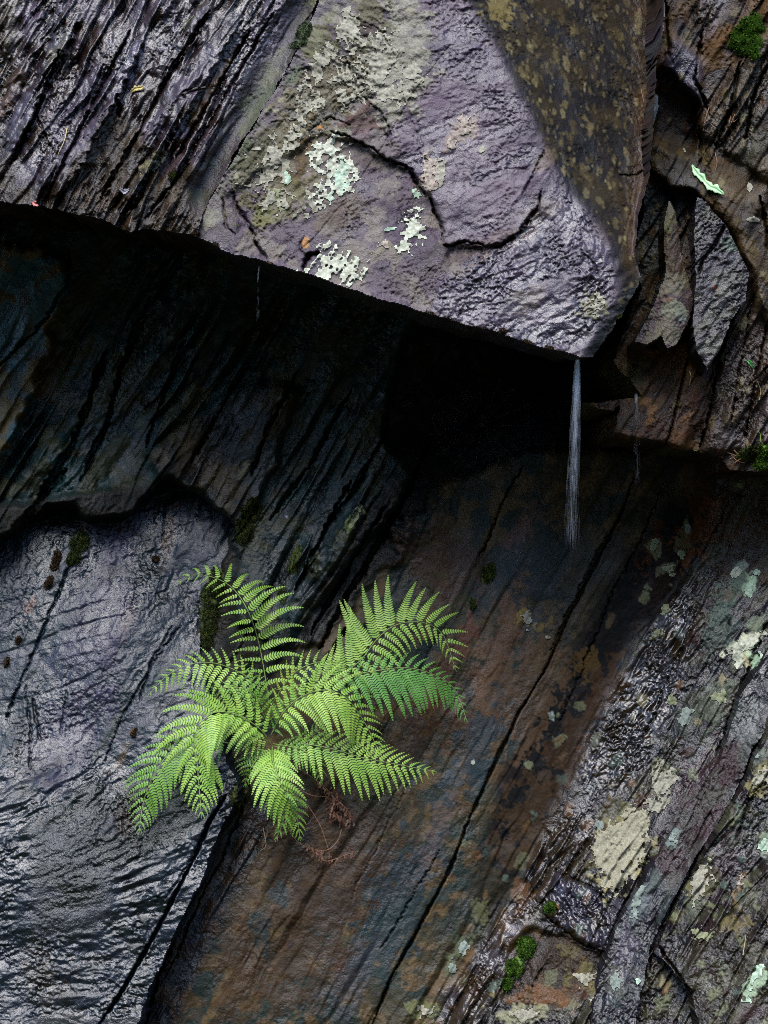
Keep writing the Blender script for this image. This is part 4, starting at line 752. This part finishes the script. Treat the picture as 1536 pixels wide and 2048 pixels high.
# =================================================================== THE FERN
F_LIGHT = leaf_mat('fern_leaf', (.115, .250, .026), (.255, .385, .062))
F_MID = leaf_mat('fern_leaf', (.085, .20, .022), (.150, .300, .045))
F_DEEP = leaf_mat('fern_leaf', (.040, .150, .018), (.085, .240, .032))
STALK = simple_mat('fern_stalk', (.10, .16, .03), (.16, .22, .06), .5, 60)
DEAD = simple_mat('dead_fern', (.030, .012, .006), (.10, .040, .018), .7, 160)
DEADSTALK = simple_mat('dead_stalk', (.06, .030, .015), (.16, .085, .04), .6, 80)

def cc(x, y): return (240 + x / 2.133, 1080 + y / 2.133)
fern = bpy.data.objects.new('fern', None); COL.objects.link(fern)
tag(fern, 'bright green lady fern spreading from a crack in the dark wet rock', 'fern')
def frond(cpts, LL, LR, off, mat=F_LIGHT, n=24, bare=.12, droopL=1.0, droopR=1.0, seed=0, peak=.35, nrm=(0, -.85, .5), wide=1.0, a0=68):
    """cpts: rachis in crop units; LL / LR: longest pinna (photograph px) left / right of the way it grows"""
    rd = random.Random(seed); n = int(n * .74); LL *= 1.12; LR *= 1.12
    pp = [cc(*c) for c in cpts]; wall = [front(*p) for p in pp]; avg = sum(wall) / len(wall)
    m = len(pp); P3 = []
    for i, p in enumerate(pp):
        t = i / (m - 1)
        o_ = off[0] * math.sin(math.pi * min(1, t * 1.15 + .02) * .9) + off[1] * t
        y = min(avg * .7 + wall[i] * .3, wall[i] - .012) - o_
        P3.append(pt(p[0], p[1], y))
    cur = spline(P3, 60); cur, Ltot = resample(cur, 121)
    fr = MB(); st = MB()
    st.tube(cur[::4], .0014, .0004, 5)
    nv = Vector(nrm).normalized()
    for k in range(n):
        t = bare + (1 - bare) * (k / (n - .3)) ** 0.96
        i = min(int(t * 120), 118); p0 = cur[i].lerp(cur[i + 1], t * 120 - i)
        T = (cur[min(i + 3, 120)] - cur[max(i - 3, 0)]).normalized()
        s_ = (t - bare) / (1 - bare)
        prof = (0.55 + .45 * math.sin(min(s_ / peak, 1) * math.pi / 2)) if s_ < peak else max(0.02, (1 - (s_ - peak) / (1 - peak))) ** .82
        for side, Lm, dr in ((1, LL, droopL), (-1, LR, droopR)):
            if Lm <= 0: continue
            Lp = Lm * S * prof * rd.uniform(.92, 1.06)
            if Lp < .006: continue
            nn = (nv + Vector((rd.uniform(-.12, .12), 0, rd.uniform(-.1, .1)))).normalized()
            sd = nn.cross(T).normalized() * side
            a = R(a0 - 22 * s_ + rd.uniform(-4, 4))
            d0 = (T * math.cos(a) + sd * math.sin(a)).normalized()
            mm = max(7, int(Lp / S / 5.0)); q = p0.copy(); d = d0.copy(); path = [q.copy()]
            for j in range(mm):
                d = (d + (Vector((0, -.12, -1.0)) * dr * .055 + T * .018) * (14.0 / mm) * (.5 + j / mm)).normalized()
                q = q + d * (Lp / mm); path.append(q.copy())
            fr.tube(path[::3] + [path[-1]], .0005, .00015, 3)
            for j in range(1, mm + 1):
                u = j / mm; c = path[j]; td = (path[min(j + 1, mm)] - path[j - 1]).normalized()
                sv = nn.cross(td).normalized(); nl = td.cross(sv).normalized()
                wpr = (0.6 + .4 * min(u / .18, 1)) * 1.12 * (1 - u) ** .78 + .05
                pl = Lp * .112 * wide * wpr * rd.uniform(.9, 1.08) + .0006
                pw = Lp / mm * .41
                for sg in (1, -1):
                    dd = (sv * sg + td * (.38 + .25 * u)).normalized(); bn = td * pw
                    lift = nl * (-.12 * pl) * rd.uniform(0, 2)
                    b0 = c - bn * .72; b1 = c + bn * .72
                    m0 = c + dd * pl * .55 - bn * .92 + lift * .3; m1 = c + dd * pl * .55 + bn * .80 + lift * .3
                    e0 = c + dd * pl * .9 - bn * .45 + lift; e1 = c + dd * pl + bn * .30 + lift
                    fr.strip([b0, m0, e0], [b1, m1, e1])
    o = fr.build('frond', mat, fern)
    st.build('stalk', STALK, o)
    return o
B = (640, 880)
# behind first, then the ones nearer the camera
frond([(640, 760), (622, 600), (590, 430), (545, 300), (480, 205), (400, 160), (310, 150), (235, 195)], 52, 92, (.05, .02), F_LIGHT, 23, .16, .9, 1.5, 1, .34, a0=74)
frond([(640, 740), (585, 620), (500, 560), (400, 525), (300, 530), (200, 580), (115, 668)], 62, 36, (.05, .05), F_LIGHT, 25, .10, 2.2, .5, 2, .42)
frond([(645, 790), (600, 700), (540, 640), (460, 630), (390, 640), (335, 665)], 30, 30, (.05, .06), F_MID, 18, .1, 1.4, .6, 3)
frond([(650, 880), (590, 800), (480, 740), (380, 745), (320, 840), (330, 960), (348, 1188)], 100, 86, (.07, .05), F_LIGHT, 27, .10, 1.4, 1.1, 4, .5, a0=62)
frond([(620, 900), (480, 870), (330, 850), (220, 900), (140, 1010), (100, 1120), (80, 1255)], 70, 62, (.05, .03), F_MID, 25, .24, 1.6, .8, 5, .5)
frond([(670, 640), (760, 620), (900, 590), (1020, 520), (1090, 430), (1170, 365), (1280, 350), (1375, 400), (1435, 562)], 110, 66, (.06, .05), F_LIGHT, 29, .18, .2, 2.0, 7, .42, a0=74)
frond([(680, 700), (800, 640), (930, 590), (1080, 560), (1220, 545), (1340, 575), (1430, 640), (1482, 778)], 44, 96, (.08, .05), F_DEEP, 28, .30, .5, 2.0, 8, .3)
frond([(650, 700), (700, 620), (760, 555), (850, 520), (930, 525), (1000, 560)], 34, 40, (.06, .05), F_LIGHT, 18, .1, .4, 1.4, 9)
frond([(680, 880), (780, 870), (900, 890), (1040, 930), (1200, 960), (1352, 990)], 58, 82, (.06, .05), F_LIGHT, 27, .12, .3, 1.9, 10, .42, a0=64)
frond([(650, 820), (700, 730), (780, 665), (880, 640), (970, 680), (1050, 790), (1125, 948)], 66, 92, (.09, .06), F_LIGHT, 26, .10, .5, 1.6, 11, .42, a0=66)
frond([(650, 880), (650, 930), (670, 1000), (705, 1080), (750, 1160), (770, 1285)], 62, 78, (.10, .04), F_LIGHT, 24, .08, .8, 1.2, 12, .35, a0=60)
frond([(660, 900), (640, 960), (660, 1060), (700, 1170), (662, 1288)], 56, 54, (.08, .06), F_MID, 20, .12, .9, .9, 13, .35, a0=58)
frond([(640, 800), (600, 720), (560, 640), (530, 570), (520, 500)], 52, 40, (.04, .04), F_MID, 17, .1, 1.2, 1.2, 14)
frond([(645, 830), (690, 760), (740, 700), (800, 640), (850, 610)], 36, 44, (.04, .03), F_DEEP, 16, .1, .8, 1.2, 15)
frond([(640, 860), (560, 830), (500, 790), (440, 720), (400, 650)], 54, 40, (.06, .05), F_LIGHT, 19, .1, 1.0, .8, 16)
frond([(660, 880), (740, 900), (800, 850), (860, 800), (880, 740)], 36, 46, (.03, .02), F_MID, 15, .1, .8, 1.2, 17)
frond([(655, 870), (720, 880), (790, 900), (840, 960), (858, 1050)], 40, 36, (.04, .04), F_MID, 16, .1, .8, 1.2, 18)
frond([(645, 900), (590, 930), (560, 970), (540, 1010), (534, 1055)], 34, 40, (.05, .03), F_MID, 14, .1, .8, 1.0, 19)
# withered fronds hanging underneath
def dead(cpts, seed, leafy=.5, L=16):
    rd = random.Random(seed); P3 = []
    for c in cpts:
        p = cc(*c); P3.append(pt(p[0], p[1], front(*p) - .012 - .01 * rd.random()))
    cur, Lt = resample(spline(P3, 40), 60)
    st = MB(); st.tube(cur, .0010, .0005, 5); o = st.build('dead_frond', DEADSTALK, fern); o['label'] = 'withered reddish-brown frond'
    lf = MB()
    for k in range(int(70 * leafy)):
        i = rd.randint(int(60 * (1 - leafy)) , 59); p0 = cur[i]
        q = p0.copy(); d = Vector((rd.uniform(-1, 1), rd.uniform(-.6, .2), rd.uniform(-1, .4))).normalized(); l = L * S * rd.uniform(.3, 1)
        pa = [q.copy()]
        for j in range(6):
            d = (d + Vector((rd.uniform(-.6, .6), rd.uniform(-.6, .6), rd.uniform(-.7, .3)))).normalized(); q = q + d * l / 6; q.y = min(q.y, p0.y + .006); pa.append(q.copy())
        sv = d.cross(Vector((0, 1, .2))).normalized() * .0016
        lf.strip([a + sv * (1 + .8 * math.sin(5 * m_)) for m_, a in enumerate(pa)], [a - sv * (1 + .8 * math.cos(4 * m_)) for m_, a in enumerate(pa)])
    lf.build('dead_leaflets', DEAD, o)
dead([(700, 940), (800, 1000), (880, 1060), (930, 1120), (985, 1170), (978, 1225)], 31, .7, 22)
dead([(760, 1060), (820, 1090), (900, 1100), (960, 1140), (990, 1190)], 32, .5, 24)
dead([(800, 1130), (850, 1210), (880, 1290), (898, 1355)], 33, .15, 10)
dead([(945, 1235), (930, 1280), (890, 1320), (840, 1322), (790, 1300)], 34, .4, 18)
dead([(520, 960), (505, 1000), (512, 1050)], 35, .9, 22)
dead([(700, 1200), (760, 1290), (850, 1330), (880, 1370), (1000, 1330)], 36, .5, 20)
dead([(632, 1235), (620, 1280), (600, 1330)], 37, .0, 4)
dead([(910, 1060), (930, 1100), (900, 1140), (940, 1190)], 38, .9, 26)

# =================================================================== MOSS
MOSS_D = leaf_mat('dark_moss', (.012, .020, .003), (.050, .064, .008), .8, .15, 60)
MOSS_B = leaf_mat('bright_moss', (.022, .060, .005), (.075, .150, .014), .7, .25, 60)
MOSS_R = leaf_mat('brown_moss', (.020, .010, .004), (.055, .034, .010), .8, .1, 60)
def moss(ells, n, ln, label, mat=MOSS_D, thick=.010, seed=0, group='moss cushions on the rock'):
    rd = random.Random(seed); mb = MB(); pts = []
    tot = sum(e[2] * e[3] for e in ells)
    for (bx, by, rx, ry, ba) in ells:
        ca, sa = math.cos(R(ba)), math.sin(R(ba))
        for _ in range(int(n * rx * ry / tot)):
            r_ = math.sqrt(rd.random()) ; an = rd.uniform(0, 2 * math.pi); u = r_ * rx * math.cos(an); v = r_ * ry * math.sin(an)
            x = bx + u * ca + v * sa; y = by - u * sa + v * ca
            if fbm(np.array([x / 12.0]), np.array([y / 12.0]), seed + 2, 3)[0] - .5 + (1 - r_) * .55 < .04: continue
            th_ = thick * (1 - r_ * r_) * (0.5 + fbm(np.array([x / 9.0]), np.array([y / 9.0]), seed + 4, 2)[0])
            c = pt(x, y, front(x, y) - th_)
            for k in range(3):
                d = Vector((rd.uniform(-1, 1) + (x - bx) / rx * .4, -rd.uniform(.5, 1.2), rd.uniform(-.6, 1.0))).normalized() * ln * rd.uniform(.5, 1.2)
                s_ = d.cross(Vector((rd.random(), rd.random(), rd.random()))).normalized() * ln * .17
                mb.strip([c - s_ - d * .25, c - s_ * 1.3 + d * .5, c + d - s_ * .1], [c + s_ - d * .25, c + s_ * 1.3 + d * .5, c + d + s_ * .1])
    # the cushion under the shoots
    for (bx, by, rx, ry, ba) in ells:
        ca, sa = math.cos(R(ba)), math.sin(R(ba)); NR, NA = 6, 22; base = len(mb.v)
        for i in range(NR + 1):
            for j in range(NA):
                r_ = i / NR * (.86 + .3 * (vn(np.array([j * .9]), np.array([bx * .1]), seed)[0] - .5)); an = 2 * math.pi * j / NA
                u = r_ * rx * math.cos(an); v = r_ * ry * math.sin(an); x = bx + u * ca + v * sa; y = by - u * sa + v * ca
                mb.v.append(pt(x, y, front(x, y) - thick * .8 * (1 - (i / NR) ** 2) + (.006 if i == NR else 0)))
        for i in range(NR):
            for j in range(NA): j2 = (j + 1) % NA; mb.q.append((base + i * NA + j, base + i * NA + j2, base + (i + 1) * NA + j2, base + (i + 1) * NA + j))
    o = mb.build('moss_patch', mat); tag(o, label, 'moss', group); return o
moss([(160, 1082, 20, 26, -15), (148, 1115, 14, 22, -20)], 1500, .0045, 'dark green moss cushion on the pale slab below the hollow', seed=1)
moss([(111, 1120, 10, 22, -15), (98, 1165, 9, 16, -25)], 600, .0045, 'narrow brownish moss cushion left of the bigger green one', MOSS_R, seed=2)
moss([(502, 1022, 20, 30, -25), (488, 1062, 20, 34, -5)], 1900, .0045, 'dark moss patch in the crack above the fern', seed=3)
moss([(432, 1170, 22, 40, -10), (418, 1225, 22, 60, 0), (414, 1280, 14, 24, 0)], 3000, .0045, 'tall dark moss strip behind the upper left fronds', seed=4)
moss([(975, 1148, 15, 26, -12)], 800, .0045, 'olive moss patch on the brown wall right of the fern', leaf_mat('olive_moss', (.02, .035, .004), (.075, .095, .010), .8, .2, 60), seed=5)
moss([(945, 1205, 9, 16, 0)], 200, .004, 'faint moss tuft below the olive patch', seed=6)
moss([(1050, 1895, 22, 24, -25), (1030, 1935, 20, 26, -20), (1015, 1968, 12, 18, -10)], 2300, .005, 'bright green moss patch on the wet brown ledge near the bottom', MOSS_B, seed=7)
moss([(1100, 1815, 14, 13, 20)], 420, .004, 'small green moss tuft on the edge above the bright moss patch', MOSS_B, seed=8)
moss([(1500, 55, 28, 30, -20), (1482, 85, 26, 26, 0), (1510, 90, 14, 30, 0)], 1500, .008, 'bright leafy moss clump at the top right corner', MOSS_B, .016, seed=9)
moss([(1530, 912, 20, 26, 0), (1525, 932, 20, 8, 0)], 700, .007, 'green moss at the right edge on top of the step', MOSS_B, .012, seed=10)
moss([(1495, 908, 26, 16, 10)], 300, .006, 'dark wispy moss beside the bright moss on the right-hand step', seed=11)
moss([(590, 1120, 14, 40, -20)], 300, .004, 'thin dark moss smear between the dark ledges above the fern', seed=12)
moss([(565, 1190, 10, 24, 0)], 240, .004, 'thin dark moss smear beside the upper fronds', seed=13)
moss([(312, 1118, 8, 8, 0)], 200, .004, 'black round moss tuft on the upper part of the wet slab', MOSS_R, seed=14)
moss([(300, 75, 1, 1, 0)], 3, .004, 'tiny green sprig on the streaked slate at the top left', MOSS_B, .004, seed=15) if False else None
moss([(608, 62, 14, 22, -30), (596, 88, 20, 8, 20)], 500, .004, 'green tinged moss in the notch at the top of the groove', leaf_mat('grey_moss', (.02, .03, .012), (.08, .11, .05), .8, .2, 60), .006, seed=16)
moss([(345, 352, 9, 8, 0)], 160, .004, 'little dark green tuft low on the streaked slate', seed=17)
moss([(266, 1466, 8, 12, -20)], 200, .004, 'black moss tuft in the middle of the wet slab', MOSS_R, seed=18)
moss([(36, 1280, 6, 9, -20)], 120, .004, 'tiny brown moss bit near the left edge of the wet slab, the upper of two', MOSS_R, seed=19)
moss([(12, 1325, 5, 14, -20)], 120, .004, 'tiny brown moss bit near the left edge of the wet slab, the lower of two', MOSS_R, seed=29)
moss([(1243, 640, 7, 12, 0)], 100, .005, 'little moss tuft at the corner of the purple block', MOSS_D, seed=20)
moss([(480, 1590, 22, 34, -10)], 500, .004, 'dark moss below the lowest left fronds', seed=21)
# fringe of bits hanging along the lip of the overhang
k_ = 0
fr_spots = [(392, 470), (430, 492), (540, 530), (735, 597), (893, 640), (922, 652), (965, 662), (1006, 664), (1055, 686), (1100, 698), (250, 458), (340, 462), (860, 630)]
for (fx, fy) in fr_spots:
    o = moss([(fx, fy - 2, 8 + (k_ * 5) % 7, 5, -15)], 70, .0045, 'dark moss crumbs clinging along the lip of the overhang', MOSS_R, .006, seed=30 + k_, group='moss crumbs along the overhang lip'); k_ += 1

# =================================================================== FALLING WATER
def water_mat():
    m, t, b = new_mat('falling_water')
    b.inputs['Base Color'].default_value = (.80, .86, .95, 1); b.inputs['Roughness'].default_value = .15; b.inputs['Specular IOR Level'].default_value = .8
    tc = N(t, 'ShaderNodeTexCoord'); n = N(t, 'ShaderNodeTexNoise', Scale=60.0, Detail=2.0); t.links.new(tc.outputs['Object'], n.inputs['Vector'])
    tp = N(t, 'ShaderNodeBsdfTransparent'); mx = N(t, 'ShaderNodeMixShader')
    tl = N(t, 'ShaderNodeBsdfTranslucent'); tl.inputs[0].default_value = (.85, .9, 1, 1); m2 = N(t, 'ShaderNodeMixShader'); m2.inputs[0].default_value = .5
    t.links.new(b.outputs[0], m2.inputs[1]); t.links.new(tl.outputs[0], m2.inputs[2])
    t.links.new(mth(t, 'MULTIPLY', n.outputs[0], .12), mx.inputs[0]); t.links.new(tp.outputs[0], mx.inputs[1]); t.links.new(m2.outputs[0], mx.inputs[2])
    t.links.new(mx.outputs[0], t.nodes['Material Output'].inputs[0]); return m
WATER = water_mat()
def fall(x0, y0, x1, y1, w0, w1, n, label, depth, seed, r=.00055):
    rd = random.Random(seed); mb = MB()
    for _ in range(n):
        a = .9 * rd.random() ** 2.3; ln = min(rd.uniform(.05, .16), 1 - a)
        u = max(-2.2, min(2.2, rd.gauss(0, 1))) * .42; v = rd.gauss(0, .4)
        pts = []
        for j in range(5):
            t = min(1, a + ln * j / 4); w_ = w0 + (w1 - w0) * t ** .6
            pts.append(pt(x0 + (x1 - x0) * t + u * w_, y0 + (y1 - y0) * t, depth + v * w_ * S))
        mb.tube(pts[:3], r * .15, r * (1 - .75 * a), 3); mb.tube(pts[2:], r * (1 - .75 * a), r * .1, 3)
    o = mb.build('water_trickle', WATER); tag(o, label, 'water'); return o
fall(1155, 716, 1142, 1100, 4, 17, 1000, 'white stream of water falling from the lowest corner of the purple block', -.44, 1, .00042)
fall(1272, 786, 1276, 975, 3, 9, 130, 'thin faint trickle dropping from the small brown ledge', -.16, 2, .0005)
fall(1435, 928, 1437, 945, 3, 5, 22, 'short bright drip at the right end of the brown ledge', -.10, 3, .0007)
fall(517, 530, 515, 655, 2, 5, 40, 'faint thread of dripping water below the white ragged lichen side of the lip', -.36, 4, .0004)

# =================================================================== LEAVES, NEEDLES, TWIGS, WEB
def on(x, y, o_=.004): return pt(x, y, front(x, y) - o_)
def blade(pts, w_, name, label, cat, mat, group=None, lift=.005):
    mb = MB(); c = spline([on(x, y, lift) for x, y in pts], 12) if len(pts) > 2 else [on(*pts[0], lift).lerp(on(*pts[1], lift), t / 7) for t in range(8)]
    mb.tube(c, w_, w_ * .4, 5); o = mb.build(name, mat); tag(o, label, cat, group); return o
STRAW = simple_mat('straw', (.22, .16, .07), (.40, .32, .16), .6, 90); NEEDLE = simple_mat('brown_needle', (.10, .045, .02), (.22, .11, .05), .6, 90); GRASS = simple_mat('grass_green', (.08, .16, .02), (.16, .26, .05), .5, 90)
blade([(134, 257), (129, 280), (116, 309)], .0013, 'straw', 'yellow grass straw lying across the streaked slate', 'grass blade', STRAW)
blade([(203, 66), (193, 80), (184, 92)], .0009, 'pine_needle', 'red-brown needle on the streaked slate near the top', 'needle', NEEDLE)
blade([(388, 30), (376, 43), (362, 60)], .0009, 'grass_blade', 'yellow-green grass blade at the top of the streaked slate', 'grass blade', GRASS)
blade([(264, 432), (260, 446), (258, 456)], .0007, 'pine_needle', 'short red needle just above the overhang lip', 'needle', NEEDLE)
blade([(1282, 178), (1288, 205)], .0007, 'pine_needle', 'short needle on the brown side face', 'needle', NEEDLE)
blade([(1379, 742), (1382, 755), (1378, 772)], .0009, 'grass_blade', 'thin yellow grass blade on the lower brown rock', 'grass blade', STRAW)
blade([(1515, 862), (1521, 870), (1520, 886), (1512, 910)], .0009, 'grass_blade', 'curved green grass blade above the right-hand step', 'grass blade', GRASS)
blade([(1514, 762), (1521, 780), (1519, 800)], .0008, 'grass_blade', 'pale grass blade on the ribbed rock at the right edge', 'grass blade', STRAW)
blade([(526, 1655), (532, 1690), (521, 1702)], .0006, 'straw', 'fine brown straw hanging left of the lowest frond', 'grass blade', STRAW)
blade([(1486, 1910), (1492, 1870)], .0010, 'straw', 'pale straw on the slab in the bottom right corner', 'grass blade', STRAW)
nd = 0
for (pts) in [[(1455, 905), (1478, 912), (1500, 905)], [(1460, 918), (1480, 908), (1496, 918)], [(1468, 900), (1482, 915)], [(1470, 925), (1490, 912)], [(1462, 910), (1475, 922), (1490, 926)]]:
    blade(pts, .0009, 'pine_needle', 'red-brown needle lying on the right-hand step beside the moss', 'needle', NEEDLE, 'needles on the right-hand step')
for pts in [[(1462, 232), (1458, 250), (1464, 262)], [(1452, 240), (1466, 244), (1476, 236)], [(1470, 228), (1462, 246)], [(1400, 262), (1392, 272)], [(1418, 215), (1410, 240), (1406, 262)], [(1430, 305), (1434, 325), (1430, 342)]]:
    blade(pts, .0009, 'pine_needle', 'rusty needle caught on the rough rock left of the pale leaf', 'needle', NEEDLE, 'needles on the upper right rock')

def flat_leaf(centre, widths, name, label, mat, lift=.006, holes=None):
    mb = MB(); c = [on(x, y, lift) for x, y in centre]
    c = spline(c, 26); Lf, Rf, Mf = [], [], []
    for i, p in enumerate(c):
        t_ = (c[min(i + 1, 25)] - c[max(i - 1, 0)]).normalized(); s_ = t_.cross(Vector((0, -1, .2))).normalized()
        w_ = np.interp(i / 25, np.linspace(0, 1, len(widths)), widths) * S
        jl = 1 + .35 * math.sin(i * 1.9) * math.sin(i * .7); jr = 1 + .35 * math.sin(i * 1.3 + 2)
        Lf.append(p + s_ * w_ * jl + Vector((0, -.002, 0))); Rf.append(p - s_ * w_ * jr + Vector((0, -.002, 0))); Mf.append(p)
    mb.strip(Lf, Mf); mb.strip(Mf, Rf)
    o = mb.build(name, mat); tag(o, label, 'leaf'); md = o.modifiers.new('thickness', 'SOLIDIFY'); md.thickness = .0006; return o
PLEAF = leaf_mat('pale_leaf', (.22, .42, .20), (.34, .55, .30), .4, .2, 40)
lf = flat_leaf([(1384, 330), (1392, 344), (1404, 356), (1418, 372), (1432, 378), (1448, 390)], [1, 6, 7, 5, 8, 7, 1], 'fallen_leaf', 'pale mint-green fallen leaf with eaten edges on the right-hand rocks', PLEAF)
flat_leaf([(262, 186), (270, 178), (282, 176), (288, 172)], [1, 5, 4, 1], 'fallen_leaf', 'small curled yellow-brown leaf on the streaked slate', simple_mat('yellow_leaf', (.16, .13, .03), (.34, .28, .09), .6, 90))
flat_leaf([(66, 404), (71, 408), (76, 410)], [3, 5, 3], 'fallen_leaf', 'tiny pink-red petal-like leaf at the left end of the lip', simple_mat('pink_leaf', (.40, .10, .09), (.55, .22, .18), .6, 90))
flat_leaf([(240, 378), (250, 384), (258, 380)], [2, 5, 2], 'fallen_leaf', 'grey dead leaf scrap above the lip on the left', simple_mat('grey_leaf', (.12, .12, .14), (.26, .25, .27), .6, 90))
flat_leaf([(1492, 720), (1500, 726), (1510, 742)], [1, 4, 1], 'fallen_leaf', 'small dark green leaf on the ribbed rock at the right', simple_mat('green_leaf', (.02, .10, .02), (.05, .20, .05), .5, 90))
# twig stub in the streaked slate
mb = MB(); mb.tube([on(366, 190, .004), on(378, 182, .02), on(392, 177, .026), on(411, 175, .022)], .0042, .0022, 7); o = mb.build('twig', simple_mat('twig_bark', (.008, .006, .005), (.03, .02, .015), .6, 120)); tag(o, 'short dark curved twig sticking out of the streaked slate', 'twig')

# spider web in the dark hollow
mb = MB(); rd = random.Random(5); cx, cy, yy = 965, 850, .06
spk = [(math.radians(a + rd.uniform(-4, 4)), rd.uniform(105, 130)) for a in range(0, 360, 24)]
for a, r_ in spk: mb.tube([pt(cx, cy, yy), pt(cx + math.cos(a) * r_, cy + math.sin(a) * r_ * .9, yy - .02)], .00012, .00012, 3)
for k in range(12):
    rr = 34 + k * 6.2
    for i in range(len(spk)):
        a0, a1 = spk[i][0], spk[(i + 1) % len(spk)][0] + (2 * math.pi if i == len(spk) - 1 else 0)
        p0 = pt(cx + math.cos(a0) * rr, cy + math.sin(a0) * rr * .9, yy - .0001 * rr); p1 = pt(cx + math.cos(a1) * rr, cy + math.sin(a1) * rr * .9, yy - .0001 * rr)
        mid_ = (p0 + p1) / 2 + (pt(cx, cy, yy) - (p0 + p1) / 2) * .05
        mb.tube([p0, mid_, p1], .00009, .00009, 3)
o = mb.build('spider_web', simple_mat('web_silk', (.05, .05, .055), (.09, .09, .10), .5, 50)); tag(o, 'faint spider web stretched across the black hollow', 'web')
